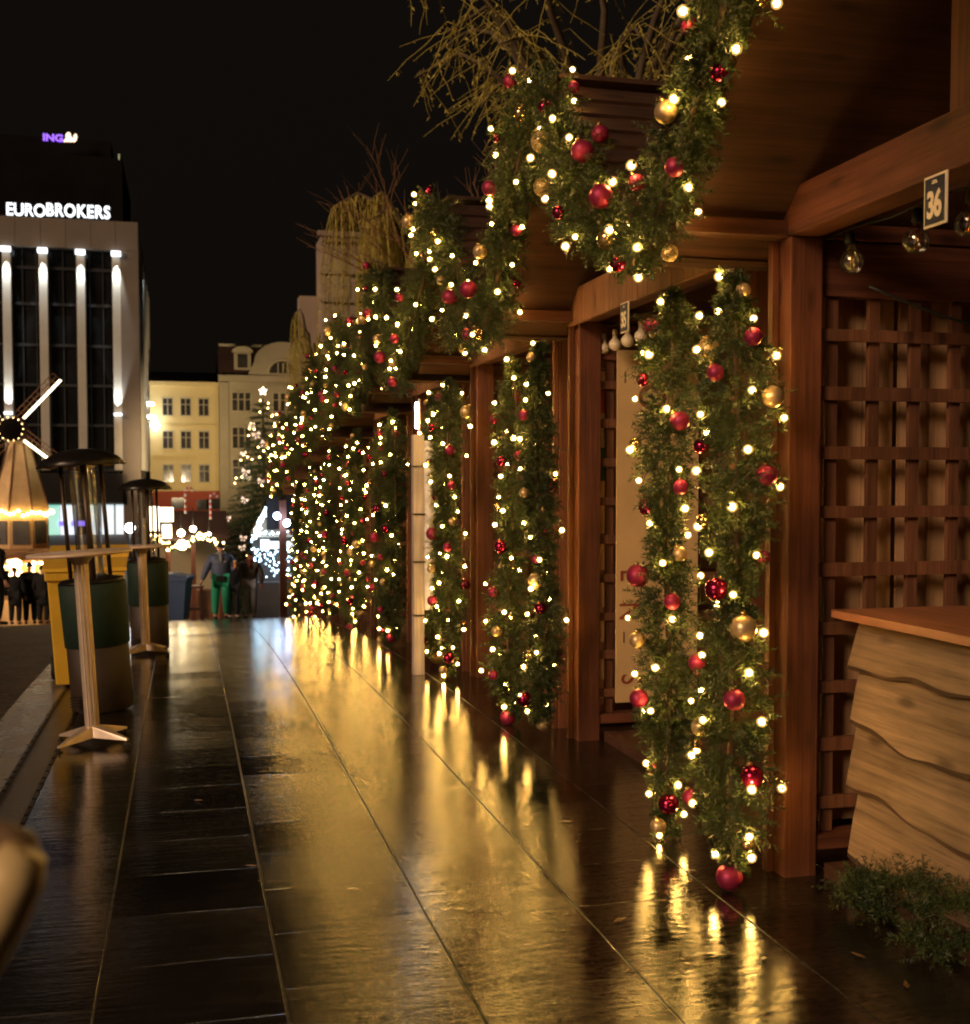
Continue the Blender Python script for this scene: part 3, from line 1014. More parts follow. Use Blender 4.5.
def garland(name, path, rad, tips_per_m, nb, nba, seed, outward):
    """path: list of points; returns a dict of meshes and part placements"""
    rg = random.Random(seed)
    pts = [V(p) for p in path]
    cum = [0]
    for a, b in zip(pts, pts[1:]):
        cum.append(cum[-1] + (b - a).length)
    Lt = cum[-1]

    def at(s):
        s = min(max(s, 0), Lt - 1e-6)
        for i in range(len(pts) - 1):
            if s <= cum[i + 1]:
                t = (s - cum[i]) / (cum[i + 1] - cum[i])
                return pts[i].lerp(pts[i + 1], t), (pts[i + 1] - pts[i]).normalized()
        return pts[-1], (pts[-1] - pts[-2]).normalized()

    def thick(s):
        return rad * (0.86 + 0.20 * sin(s * 5.1 + seed) + 0.12 * sin(s * 11.3 + seed * 2)) * min(1, 0.45 + 2.5 * min(s, Lt - s))
    mb = MB()
    n = int(Lt * tips_per_m)
    for i in range(n):
        s = rg.uniform(0, Lt)
        p, t = at(s)
        u = t.orthogonal().normalized()
        w = t.cross(u)
        a = rg.uniform(0, 2 * pi)
        out = u * cos(a) + w * sin(a)
        r = thick(s)
        d = (out + t * rg.uniform(-0.9, 0.9) + V((0, 0, rg.uniform(-0.5, 0.3)))).normalized()
        r0 = r * rg.uniform(0.05, 0.45)
        spray(mb, p + out * r0, d, r * rg.uniform(0.72, 1.0) - r0 * 0.6, 42, 0.036, 0.0024, rg)
    fol = mb.mesh('foliage', M['needle'])
    sm = MB()
    sm.tube([at(Lt * i / 30)[0] for i in range(31)], 0.012, 6)
    stem = sm.mesh('wire_stem', M['stem'])
    cm = MB()
    pl = []
    for i in range(int(Lt * 20)):
        s = i / 20
        p, t = at(s)
        u = t.orthogonal().normalized()
        w = t.cross(u)
        a = s * 9 + seed
        pl.append(p + (u * cos(a) + w * sin(a)) * thick(s) * 0.8)
    cm.tube(pl, 0.0022, 4)
    cab = cm.mesh('light_cable', M['cable'])
    bulbs = []

    def best(i, n, have, lim, far):
        # of several random spots on the outer side keep the one farthest from those already used
        top = None
        for q in range(9):
            s = Lt * (i + 0.5 + rg.uniform(-0.6, 0.6)) / n
            p, t = at(s)
            while True:
                d = V((rg.gauss(0, 1), rg.gauss(0, 1), rg.gauss(0, 1)))
                d -= t * d.dot(t)
                d.normalize()
                if d.dot(outward) > rg.uniform(lim, 0.5): break
            c = p + d * thick(s) * far()
            m = min([(c - h[0]).length for h in have[-9:]] or [1])
            if top is None or m > top[0]: top = (m, c, d)
        return top[1], top[2]
    for i in range(nb):
        c, d = best(i, nb, bulbs, -0.7, lambda: rg.uniform(0.86, 1.06))
        bulbs.append((c, d))
    bas = []
    kinds = [0, 2, 1, 0, 0, 1, 2, 0, 3]
    for i in range(nba):
        k = kinds[(i + seed) % 9]
        r = rg.choice([0.029, 0.033, 0.036, 0.042, 0.052]) * (0.88 if k > 1 else 1)
        c, d = best(i, nba, bas + bulbs[:0], -0.5, lambda: rg.uniform(0.68, 0.90))
        bas.append((c, r, k))
    return dict(name=name, fol=fol, stem=stem, cab=cab, bulbs=bulbs, bas=bas)


def place_garland(g, loc, label, group, flip=False, thin=0.0):
    t = thing(g['name'], label, 'garland', loc, 0, group)
    f = -1 if flip else 1
    for nm, me in (('foliage', g['fol']), ('wire_stem', g['stem']), ('light_cable', g['cab'])):
        o = link(nm, me, t)
        if flip: o.scale = (1, -1, 1)
    for p, d in g['bulbs']:
        if rnd.random() < thin: continue
        b = link('light_bulb', BULB_ME, t, (p.x, p.y * f, p.z))
        b.rotation_euler = (rnd.uniform(0, 6), rnd.uniform(0, 6), 0)
        b.scale = (rnd.uniform(0.78, 1.12),) * 3
    for p, r, k in g['bas']:
        b = link('bauble', BAUB[k], t, (p.x, p.y * f, p.z))
        b.scale = (r, r, r)
        b.rotation_euler = (rnd.uniform(-0.5, 0.5), rnd.uniform(-0.5, 0.5), rnd.uniform(0, 6))
    return t


def vpath(seed, z0, z1):
    rg = random.Random(seed)
    a, b = rg.uniform(0, 6), rg.uniform(0, 6)
    return [(0.025 * sin(z * 3 + a), 0.035 * sin(z * 2.3 + b), z) for z in lin(z1, z0, 24)]


OUT = V((-0.6, -0.8, 0)).normalized()
gv = [garland('hanging_garland', vpath(11, 0.06, 2.42), 0.172, 460, 30, 17, 11, OUT),
      garland('hanging_garland', vpath(23, 0.14, 2.42), 0.138, 500, 28, 16, 23, OUT),
      garland('hanging_garland', vpath(31, 0.02, 2.42), 0.168, 460, 31, 17, 31, OUT)]


def gpath(seed, near=0.0):
    rg = random.Random(seed)
    a = rg.uniform(0, 6)
    P = []
    for i in range(41):
        t = -1 + 2 * i / 40
        y = t * 1.24
        z = RIDGE_Z + 0.0 - abs(t) * (RIDGE_Z - EAVE_Z + 0.03) + 0.02 * sin(t * 9 + a)
        if abs(t) < 0.05: z -= 0.02
        if t < -0.1: z += near * min(1, (-0.1 - t) / 0.4)
        P.append((0.02 * sin(t * 7 + a), y, z))
    return P


gg = [garland('gable_garland', gpath(5), 0.20, 420, 36, 20, 5, V((-0.6, -0.75, -0.1)).normalized()),
      garland('gable_garland', gpath(17), 0.195, 420, 35, 20, 17, V((-0.6, -0.75, -0.1)).normalized())]
gg1 = garland('gable_garland', gpath(5, 0.20), 0.175, 420, 34, 20, 5, V((-0.6, -0.75, -0.1)).normalized())
for k in range(9):
    c, z = CEN[k], G(CEN[k])
    TN = 0 if k < 3 else 0.25
    who = 'the number 36 stall' if k == 0 else 'the %s stall along the row' % ORD[k]
    place_garland(gg1 if k == 0 else gg[k % 2], (VERGE_X - 0.06, c, z), 'lit bauble garland over the gable of ' + who, 'gable garlands', k % 4 > 1, TN)
    if k > 0:
        place_garland(gv[(k + 1) % 3], (2.07, c - 1.0 + rnd.uniform(-.03, .03), z), 'lit garland hanging at the near corner of ' + who, 'hanging garlands', k % 2 == 0, TN)
    if k < 8: place_garland(gv[k % 3], (2.07, c + 1.00 + rnd.uniform(-.03, .03), z), 'lit garland hanging at the far corner of ' + who, 'hanging garlands', k % 2 == 1, TN)

# conifer cuttings lying at the foot of the counter
mb = MB()
rg = random.Random(3)
for (bx, by_, bz, ex, ey, ez) in [(2.47, 4.02, .07, 2.40, 3.85, .13), (2.45, 3.9, .12, 2.44, 3.55, .22), (2.44, 3.7, .1, 2.46, 3.3, .25), (2.42, 3.75, .05, 2.37, 3.95, .07),
                                  (2.46, 3.4, .08, 2.40, 3.05, .20), (2.50, 3.3, .06, 2.42, 3.0, .05), (2.40, 3.6, .04, 2.36, 3.35, .06)]:
    a, b = V((bx, by_, bz)), V((ex, ey, ez))
    for i in range(95):
        t = rg.random()
        d = V((rg.uniform(-1, 1), rg.uniform(-1, 1), rg.uniform(-0.35, 1)))
        p = a.lerp(b, t)
        p.z = max(p.z, 0.03)
        spray(mb, p, (d + (b - a) * 1.6), rg.uniform(0.07, 0.13), 26, 0.026, 0.0022, rg)
for i in range(len(mb.v)):
    x, y, z = mb.v[i]
    if z < 0.004: mb.v[i] = (x, y, 0.004)
    if x > 2.540: mb.v[i] = (2.540 - (x - 2.540) * 0.2, y, mb.v[i][2])
tag(mb.build('conifer_cuttings', M['needle']), 'heap of dark green conifer cuttings on the ground against the plank counter', 'foliage')

# pale plastic-wrapped post between the third and fourth stalls, with a cold tube lamp
wp = thing('wrapped_post', 'pale timber post wrapped in clouded plastic film, standing between garlands', 'post', (1.90, 9.93, G(9.93)))
mb = MB()
mb.box(-0.045, 0.045, -0.05, 0.05, 0, 2.02)
mb.build('timber', M['grey_timber'], wp, 0.004)
mb = MB()
n = 40
vs = []
for i in range(n + 1):
    z = 0.55 + 1.42 * i / n
    w = 0.05 + 0.035 * abs(sin(i * 0.9)) + 0.02 * rnd.random()
    vs += [(0.048, -0.055 - 0.006 * sin(i), z), (0.05 + w, -0.05 + 0.02 * sin(i * 1.3), z), (0.052 + w, 0.02, z), (0.048, 0.04, z)]
fs = []
for i in range(n):
    for k in range(4):
        k2 = (k + 1) % 4
        fs.append((i * 4 + k, i * 4 + k2, i * 4 + 4 + k2, i * 4 + 4 + k))
mb.add(vs, fs, 0, True)
mb.build('film_wrap', M['plastic'], wp)
mb = MB()
for z in (0.5, 0.95, 1.35, 1.75):
    mb.box(-0.048, 0.052, -0.062, 0.054, z, z + 0.012)
mb.build('strap', M['black'], wp)
tl = thing('tube_lamp', 'short cold white tube lamp glowing above the pale wrapped post', 'lamp', (1.93, 10.13, 2.16))
mb = MB()
mb.tube([(0, 0, -0.11), (0, 0, 0.11)], 0.014, 10)
mb.build('tube', M['cold_tube'], tl)
mb = MB()
mb.box(0.016, 0.03, -0.02, 0.02, -0.14, 0.14)
mb.build('bracket', M['steel'], tl)

# ------------------------------------------------------------------ bar tables
def bar_table(x, y, lab, h, lean):
    t = thing('bar_table', lab, 'bar table', (x, y, G(y)), R(20), 'high bar tables')
    t.rotation_euler = (R(-1.3), lean, R(14))
    mb = MB()
    n = 24
    prof = []
    vs = []
    for z in (0.06, h - 0.03):
        for k in range(n * 2):
            a = pi * k / n
            r = 0.043 - (0.004 if k % 4 < 2 else 0)
            vs.append((r * cos(a), r * sin(a), z))
    mb.add(vs, [(k, (k + 1) % (2 * n), 2 * n + (k + 1) % (2 * n), 2 * n + k) for k in range(2 * n)])
    mb.build('pole', M['steel'], t)
    mb = MB()
    mb.lathe([(0.047, h - 0.07), (0.05, h - 0.06), (0.08, h - 0.025), (0.085, h - 0.0145)], 24)
    mb.build('top_plate', M['steel'], t)
    mb = MB()
    mb.lathe([(0.300, h - 0.014), (0.308, h - 0.010), (0.308, h + 0.002), (0.302, h + 0.006)], 48)
    mb.build('table_top', M['tabletop'], t)
    for k in range(4):
        a = pi / 2 * k + R(35)
        m = Matrix.Rotation(a, 4, 'Z')
        mb = MB()
        b = [V((0.0, -0.06, 0.085)), V((0.0, 0.06, 0.085)), V((0.28, 0.012, 0.034)), V((0.28, -0.012, 0.034))]
        top = [V((0.03, -0.035, 0.115)), V((0.03, 0.035, 0.115)), V((0.28, 0.007, 0.048)), V((0.28, -0.007, 0.048))]
        b[0] = V((0.0, -0.055, 0.05)); b[1] = V((0.0, 0.055, 0.05))
        vs = [m @ p for p in b + top]
        mb.add(vs, [(3, 2, 1, 0), (4, 5, 6, 7), (0, 1, 5, 4), (1, 2, 6, 5), (2, 3, 7, 6), (3, 0, 4, 7)])
        f = mb.build('foot', M['steel'], t, 0.003)
        mb = MB()
        mb.lathe([(0.02, 0.002), (0.02, 0.014), (0.007, 0.016), (0.007, 0.036)], 12, m @ V((0.272, 0, 0)))
        mb.build('levelling_pad', M['rubber'], f)
    return t


bar_table(-0.555, 7.62, 'nearer high bar table with a fluted steel pole on a four-legged foot', 1.17, R(-3.0))
bar_table(-0.385, 12.2, 'farther high bar table on a steel pole beside the second heater', 1.07, R(-1.5))


# ------------------------------------------------------------------ patio heaters
def heater(x, y, lab, h, lean, s):
    t = thing('patio_heater', lab, 'patio heater', (x, y, G(y)), 0, 'patio heaters')
    t.rotation_euler = (0, lean, 0)
    mb = MB()
    mb.lathe([(0.19 * s, 0.0), (0.212 * s, 0.015), (0.212 * s, 0.47), (0.205 * s, 0.475)], 32)
    d = mb.build('drum', M['heater_brown'], t)
    mb = MB()
    for k in range(4):
        mb.box(-0.20 * s - 0.0, -0.12 * s, -0.205 * s, -0.195 * s, 0.07 + 0.02 * k, 0.077 + 0.02 * k)
    mb.build('vent', M['black'], d)
    mb = MB()
    mb.lathe([(0.212 * s, 0.46), (0.222 * s, 0.465), (0.228 * s, 0.78), (0.230 * s, 0.90), (0.222 * s, 0.905)], 32)
    mb.build('sleeve', M['heater_green'], t)
    mb = MB()
    mb.lathe([(0.232 * s, 0.906), (0.21 * s, 0.93), (0.12 * s, 0.945), (0.09 * s, 0.96)], 32)
    mb.build('burner_deck', M['hood'], t)
    for k in range(3):
        a = 2 * pi * k / 3 - pi / 2 + 0.15
        mb = MB()
        p = V((0.155 * s * cos(a), 0.155 * s * sin(a), 0.92))
        q = V((0.155 * s * cos(a), 0.155 * s * sin(a), h - 0.03))
        mb.tube([p, q], 0.015 * s if k else 0.022 * s, 12)
        mb.build('post', M['heater_post'], t)
    mb = MB()
    n = 28
    vs = [(0.088 * s * cos(2 * pi * k / n), 0.088 * s * sin(2 * pi * k / n), z) for z in (0.95, h - 0.04) for k in range(n)]
    mb.add(vs, [(k, (k + 1) % n, n + (k + 1) % n, n + k) for k in range(n)], 0, True)
    mb.build('glass_tube', M['glass'], t)
    mb = MB()
    mb.lathe([(0.06 * s, h - 0.07), (0.10 * s, h - 0.035), (0.10 * s, h - 0.02)], 24)
    mb.build('flue_collar', M['steel'], t)
    mb = MB()
    H = 0.085 * s
    prof = [(0.02, h + 0.035), (0.20 * s, h + 0.008), (0.297 * s, h - 0.040), (0.303 * s, h - 0.036), (0.25 * s, h + H * 0.22), (0.17 * s, h + H * 0.68), (0.09 * s, h + H * 0.92), (0.001, h + H)]
    mb.lathe(prof, 36)
    for i in range(len(mb.v)):      # pressed ribs of the hood
        X, Y, Z = mb.v[i]
        r = sqrt(X * X + Y * Y)
        if r > 0.1:
            a = math.atan2(Y, X)
            mb.v[i] = (X, Y, Z + 0.005 * sin(a * 12) * r / 0.3)
    mb.build('hood', M['hood'], t)
    return t


heater(-0.575, 8.85, 'nearer patio heater, black domed hood over a glass tube and green-sleeved drum', 1.76, R(-4.2), 1.0)
heater(-0.36, 12.75, 'farther patio heater with a small black hood and dark drum', 1.68, R(-1.2), 0.9)


# ------------------------------------------------------------------ wheelie bins
def wheelie(x, y, rz, lab, mat, s=1.0, group=None):
    t = thing('wheelie_bin', lab, 'bin', (x, y, G(y)), rz, group)
    mb = MB()
    w0, w1, d0, d1, h = 0.23 * s, 0.285 * s, 0.24 * s, 0.32 * s, 0.93 * s
    vs = [(-w0, -d0, 0.03), (w0, -d0, 0.03), (w0, d0, 0.03), (-w0, d0, 0.03), (-w1, -d1, h), (w1, -d1, h), (w1, d1, h), (-w1, d1, h)]
    mb.add(vs, [(3, 2, 1, 0), (4, 5, 6, 7), (0, 1, 5, 4), (1, 2, 6, 5), (2, 3, 7, 6), (3, 0, 4, 7)])
    mb.box(-w1 - 0.015, w1 + 0.015, -d1 - 0.02, d1 + 0.01, h - 0.07 * s, h - 0.004)
    mb.build('body', mat, t, 0.012)
    mb = MB()
    pts = [(-w1 - 0.03, -d1 - 0.035, h), (-w1 - 0.03, d1 + 0.03, h), (-w1 - 0.03, d1 + 0.02, h + 0.07 * s), (-w1 - 0.03, 0, h + 0.085 * s), (-w1 - 0.03, -d1 - 0.02, h + 0.03 * s)]
    mb.prism(pts[::-1], (2 * w1 + 0.06, 0, 0))
    mb.build('lid', mat, t, 0.01)
    mb = MB()
    mb.tube([(-w1 * 0.8, d1 + 0.07, h - 0.02), (w1 * 0.8, d1 + 0.07, h - 0.02)], 0.014, 8)
    mb.build('handle', mat, t)
    for sx in (-1, 1):
        mb = MB()
        mb.tube([(sx * (w0 + 0.005), d0 + 0.03, 0.095), (sx * (w0 + 0.05), d0 + 0.03, 0.095)], 0.095, 20, sm=False)
        mb.build('wheel', M['rubber'], t, 0.006)
    return t


wheelie(-0.79, 10.2, R(4), 'yellow wheelie bin behind the green-sleeved heater drum', M['bin_yellow'], 1.0, 'yellow wheelie bins')
wheelie(-0.84, 11.4, R(2), 'second yellow wheelie bin, mostly hidden behind the nearer heater', M['bin_yellow'], 1.08, 'yellow wheelie bins')
wheelie(-0.24, 27.5, R(75), 'blue grey wheelie bin near the walking men', M['bin_blue'], 1.05)

# blurred rail end close to the lens at the left edge
rt = thing('wooden_armrest', 'blurred tan wooden armrest with a brown top, very close on the left', 'armrest', (0, 0, 0))
pts = [at_y(px, py, 0.92) for px, py in [(-60, 1005), (-32, 955), (-4, 908), (14, 874), (26, 852)]]
mb = MB()
mb.tube(pts, [0.026, 0.026, 0.025, 0.023, 0.016], 16)
mb.build('arm', M['tan_wood'], rt)
pts = [at_y(px, py, 0.95) for px, py in [(-90, 838), (-40, 838), (0, 842), (22, 848), (34, 862)]]
mb = MB()
mb.tube(pts, [0.016, 0.016, 0.016, 0.014, 0.008], 12)
mb.build('top_rail', M['brown_wood'], rt)


# ------------------------------------------------------------------ people
def skin_mesh(nodes, edges, root, mat, sub=1):
    me = bpy.data.meshes.new('figure')
    bm = bmesh.new()
    lay = bm.verts.layers.skin.verify()
    vm = {}
    for k, (p, r) in nodes.items():
        v = bm.verts.new(p)
        rr = r if hasattr(r, '__len__') else (r, r)
        v[lay].radius = rr
        v[lay].use_root = (k == root)
        vm[k] = v
    for a, b in edges:
        bm.edges.new((vm[a], vm[b]))
    bm.to_mesh(me)
    bm.free()
    ob = bpy.data.objects.new('figure', me)
    COL.objects.link(ob)
    sk = ob.modifiers.new('skin', 'SKIN')
    sk.use_smooth_shade = True
    ss = ob.modifiers.new('sub', 'SUBSURF')
    ss.levels = ss.render_levels = sub
    dg = bpy.context.evaluated_depsgraph_get()
    dg.update()
    out = bpy.data.meshes.new_from_object(ob.evaluated_get(dg))
    bpy.data.objects.remove(ob)
    out.materials.clear()
    out.materials.append(mat)
    for p in out.polygons: p.use_smooth = True
    return out


def chain(names):
    return list(zip(names, names[1:]))


def person(loc, rz, lab, hgt, J, jacket, trousers, skin, hair, bulk=1.0, scarf=None, shoes='blackcloth', coat=False, group=None, extras=None):
    """J: joint overrides. Faces -Y, feet at z = 0, standing height 1.75 before scaling."""
    P = dict(pelvis=(0, 0, .95), waist=(0, 0, 1.08), chest=(0, 0, 1.28), upper=(0, 0.01, 1.42), neck=(0, 0, 1.50), jaw=(0, -.015, 1.575), head=(0, 0, 1.655), crown=(0, 0.01, 1.715), nose=(0, -.105, 1.625),
             shL=(.20, 0, 1.41), elL=(.27, .02, 1.13), wrL=(.29, -.06, .88), shR=(-.20, 0, 1.41), elR=(-.27, .02, 1.13), wrR=(-.29, -.06, .88),
             hipL=(.10, 0, .92), knL=(.11, -.03, .50), anL=(.11, .02, .09), toL=(.12, -.15, .035), hipR=(-.10, 0, .92), knR=(-.11, -.03, .50), anR=(-.11, .02, .09), toR=(-.12, -.15, .035))
    P.update(J)
    t = thing('person', lab, 'person', loc, rz, group)
    t.scale = (hgt / 1.75,) * 3
    b = bulk
    nd = dict(pelvis=(P['pelvis'], (.15, .11)), waist=(P['waist'], (.13, .10)), chest=(P['chest'], (.15, .11)), upper=(P['upper'], (.12, .09)), neck=(P['neck'], .055), jaw=(P['jaw'], (.058, .065)),
              head=(P['head'], (.078, .092)), crown=(P['crown'], (.055, .065)))
    ed = chain(['pelvis', 'waist', 'chest', 'upper', 'neck', 'jaw', 'head', 'crown'])
    for s in 'LR':
        nd['sh' + s] = (P['sh' + s], .055)
        nd['el' + s] = (P['el' + s], .042)
        nd['wr' + s] = (P['wr' + s], .028)
        w = V(P['wr' + s])
        fd = (w - V(P['el' + s])).normalized()
        sd = fd.orthogonal().normalized()
        pm = w + fd * .05
        nd['pm' + s] = (pm, (.036, .018))
        ed += chain(['upper', 'sh' + s, 'el' + s, 'wr' + s, 'pm' + s])
        for i in range(4):
            a = pm + fd * .035 + sd * (.022 * (i - 1.5))
            nd['f%d%s' % (i, s)] = (a, .0095)
            nd['g%d%s' % (i, s)] = (a + fd * (.04 + .008 * (i in (1, 2))) + V((0, -.015, 0)), .008)
            ed += chain(['pm' + s, 'f%d%s' % (i, s), 'g%d%s' % (i, s)])
        nd['th' + s] = (pm + sd * .045 + fd * .012, .010)
        ed.append(('pm' + s, 'th' + s))
        nd['hip' + s] = (P['hip' + s], .09)
        nd['kn' + s] = (P['kn' + s], .06)
        nd['an' + s] = (P['an' + s], .042)
        nd['to' + s] = (P['to' + s], (.035, .03))
        ed += chain(['pelvis', 'hip' + s, 'kn' + s, 'an' + s, 'to' + s])
    link('body', skin_mesh(nd, ed, 'pelvis', M[skin]), t)
    # nose, ears as one small face piece, eyes
    fm = MB()
    h = V(P['head'])
    nv = (V(P['nose']) - h)
    nv.z = 0
    nv = nv.normalized() if nv.length > 0 else V((0, -1, 0))
    sv = V((-nv.y, nv.x, 0))
    fm.ball(h + nv * .095 + V((0, 0, -.03)), .017, 6, sz=1.5)
    fm.build('nose', M[skin], t)
    for s in (-1, 1):
        e = MB()
        e.ball(h + nv * .083 + sv * (.032 * s) + V((0, 0, .005)), .011, 5)
        e.build('eye', M['blackcloth'], t)
        e = MB()
        e.ball(h + sv * (.088 * s) + V((0, 0, -.01)), .022, 5, sz=1.4)
        e.build('ear', M[skin], t)
    hm = MB()
    hm.lathe([(0.088 * cos(a) + .004, 0.105 * sin(a)) for a in lin(-0.1, pi / 2 - 0.02, 8)], 18, h + V((0, 0, .02)) - nv * .014)
    hm.build('hair', M[hair], t)
    # jacket
    nd = dict(pelvis=(V(P['pelvis']) + V((0, 0, -.03 if not coat else -.1)), (.185 * b, .14 * b)), waist=(P['waist'], (.185 * b, .145 * b)), chest=(P['chest'], (.195 * b, .15 * b)), upper=(P['upper'], (.15 * b, .11 * b)), neck=(V(P['neck']) + V((0, 0, .01)), .075))
    ed = chain(['pelvis', 'waist', 'chest', 'upper', 'neck'])
    if coat:
        nd['hem'] = (V(P['pelvis']) + V((0, 0, -.38)), (.20 * b, .16 * b))
        ed.append(('hem', 'pelvis'))
    for s in 'LR':
        nd['sh' + s] = (P['sh' + s], .085 * b)
        nd['el' + s] = (P['el' + s], .068 * b)
        nd['wr' + s] = (P['wr' + s], .048)
        ed += chain(['upper', 'sh' + s, 'el' + s, 'wr' + s])
    link('jacket', skin_mesh(nd, ed, 'pelvis', M[jacket]), t)
    nd = dict(pelvis=(V(P['pelvis']) + V((0, 0, -.02)), (.155 * b, .125 * b)))
    ed = []
    for s in 'LR':
        nd['hip' + s] = (P['hip' + s], .105 * b)
        nd['kn' + s] = (P['kn' + s], .082 * b)
        nd['an' + s] = (V(P['an' + s]) + V((0, 0, .01)), .068)
        ed += chain(['pelvis', 'hip' + s, 'kn' + s, 'an' + s])
    link('trousers', skin_mesh(nd, ed, 'pelvis', M[trousers]), t)
    for s in 'LR':
        nd = {'a': (V(P['an' + s]) + V((0, .03, -.03)), .048), 'b': (V(P['an' + s]).lerp(V(P['to' + s]), .55) + V((0, 0, -.005)), (.048, .04)), 'c': (V(P['to' + s]) + V((0, -.03, .005)), (.042, .034))}
        link('shoe', skin_mesh(nd, chain('abc'), 'a', M[shoes]), t)
    if scarf:
        sm = MB()
        n_ = V(P['neck'])
        sm.tube([n_ + V((.085 * cos(a), .085 * sin(a), .02 + .015 * sin(2 * a))) for a in lin(0, 2 * pi, 14)], .035, 8)
        sm.tube([n_ + V((0, -.10, 0)), n_ + V((.01, -.15, -.09)), n_ + V((.02, -.16, -.18))], [.035, .04, .02], 8)
        sm.build('scarf', M[scarf], t)
    if extras: extras(t, P)
    return t


def man_extras(t, P):
    mb = MB()
    mb.tube([(0.215 * cos(a), 0.175 * sin(a), 0.97) for a in lin(0, 2 * pi, 20)], .018, 6)
    mb.box(-.11, .09, -.25, -.17, .90, 1.02)
    mb.build('waist_bag', M['blackcloth'], t)
    cb = MB()
    cb.box(.075, .115, -.178, -.170, 1.335, 1.352)
    cb.build('chest_badge', M['sign_white'], t)


yP = 29.0
person((0.80, yP, G(yP)), R(0), 'stout man in a navy quilted jacket and green trousers walking towards the camera', 1.80,
       dict(knL=(.12, -.10, .51), anL=(.12, .02, .10), toL=(.13, -.14, .05), knR=(-.12, .02, .50), anR=(-.13, .02, .09),
            elR=(-.33, .02, 1.14), wrR=(-.42, -.02, .90), elL=(.30, -.03, 1.14), wrL=(.31, -.26, 1.19), nose=(.03, -.1, 1.62), jaw=(0, -.03, 1.565)),
       'navy', 'green_cloth', 'skin', 'hair', 1.28, 'scarf_grey', extras=man_extras)
person((1.50, yP + 0.4, G(yP + .4)), R(-6), 'man in a charcoal jacket, red scarf and grey jeans walking beside green trousers', 1.62,
       dict(knL=(.10, -.05, .50), anL=(.10, .05, .09), knR=(-.10, -.08, .50), anR=(-.09, -.02, .09), elL=(.30, .03, 1.14), wrL=(.30, -.02, .90), elR=(-.28, -.01, 1.14), wrR=(-.20, -.2, 1.0), nose=(.09, -.06, 1.62)),
       'charcoal', 'denim', 'ember_skin', 'hair', 1.12, 'scarf_red')
person((1.14, yP + 1.5, G(yP + 1.5)), R(10), 'person all in black, half hidden between the two walking men', 1.50, {}, 'blackcloth', 'blackcloth', 'skin', 'hair', 0.95)
gt = thing('drink_glass', 'amber drink in a glass held up by the man in green trousers', 'glass', (0.80 + 0.315 * 1.03, yP - 0.345, G(yP) + 1.235))
mb = MB()
mb.lathe([(.036, 0), (.034, .005), (.042, .15), (.040, .155)], 14)
mb.build('drink', M['beer'], gt)
mb = MB()
mb.lathe([(.041, .156), (.044, .17), (.03, .185)], 14)
mb.build('foam', M['sign_white'], gt)
yG = 36.0
for i, (px, hgt, rz, lab) in enumerate([(15, 1.62, 170, 'dark-coated person with a hood on the left of the group by the mill kiosk'),
                                        (30, 1.76, 185, 'tall dark-coated person in the middle of the group by the mill kiosk'),
                                        (43, 1.66, 160, 'dark-coated person beside the yellow bin, facing the mill kiosk')]):
    p = at_y(px, 600, yG + 0.3 * (i % 2))
    person((p.x, p.y, G(p.y)), R(rz), lab, hgt, {}, 'blackcloth', 'blackcloth', 'skin', 'blackcloth', 1.2, coat=True, group='people in dark coats by the kiosk')
p = at_y(-4, 600, 25)
person((p.x, 25, G(25)), R(120), 'dark-coated person cut off by the left edge, nearest of those on the square', 1.78, {}, 'blackcloth', 'blackcloth', 'skin', 'hair', 1.2, coat=True)


# ------------------------------------------------------------------ buildings
def facing_box(mb, x0, x1, y, z0, z1, d, mi=0):
    mb.box(x0, x1, y, y + d, z0, z1, mi)


YE = 115.0
def ex(px): return at_y(px, 400, YE).x
def ez(py, px=70): return at_y(px, py, YE).z


eb = thing('office_building', 'concrete office block with four floodlit pilasters below white rooftop letters', 'building', (0, 0, 0))
xr = ex(140)
xl = ex(-60)
gz = G(YE)
mb = MB()
mb.box(xl, xr, YE + 0.9, YE + 26, gz, ez(222))
mb.build('core', M['concrete'], eb)
mb = MB()
x = xl
while x < xr - 0.1:
    x2 = min(x + 2.15, xr)
    mb.box(x + 0.015, x2 - 0.015, YE, YE + 0.88, ez(248), ez(219))
    x = x2
mb.build('attic_panel_band', M['concrete'], eb)
mb = MB()
mb.box(ex(122), xr, YE, YE + 0.88, gz, ez(248) - 0.02)
mb.build('corner_pier', M['concrete'], eb)
pil = []
for i, px in enumerate((8.5, 45, 82.5, 118)):
    xc = ex(px)
    mb = MB()
    mb.box(xc - 0.37, xc + 0.37, YE + 0.05, YE + 0.86, ez(470), ez(249))
    mb.build('pilaster', M['pilaster'], eb, 0.04)
    pil.append(xc)
mb = MB()
for z in (ez(470), ez(425), ez(385), ez(345), ez(304), ez(268)):
    mb.box(xl, ex(122), YE + 0.55, YE + 0.72, z - 0.12, z + 0.12)
x = xl
while x < ex(122):
    mb.box(x, x + 0.1, YE + 0.6, YE + 0.75, ez(500), ez(249))
    x += 1.15
mb.build('glazing_bars', M['mullion'], eb)
mb = MB()
mb.box(xl, ex(122), YE + 0.74, YE + 0.88, ez(500), ez(249))
mb.build('dark_glazing', M['dark_glass'], eb)
mb = MB()
mb.box(xl, ex(122), YE - 0.3, YE + 0.5, ez(503), ez(473))
mb.build('canopy_band', M['black'], eb)
k = 0
for a, b_, key in [(30, 45, 'shop_white'), (46, 57, 'shop_teal'), (58, 74, 'shop_white'), (76, 84, 'dark_glass'), (85, 96, 'shop_white'), (100, 112, 'shop_white'), (114, 122, 'shop_white')]:
    mb = MB()
    mb.box(ex(a), ex(b_), YE + 0.2, YE + 0.5, ez(545), ez(505))
    mb.build('shop_window', M[key], eb)
mb = MB()
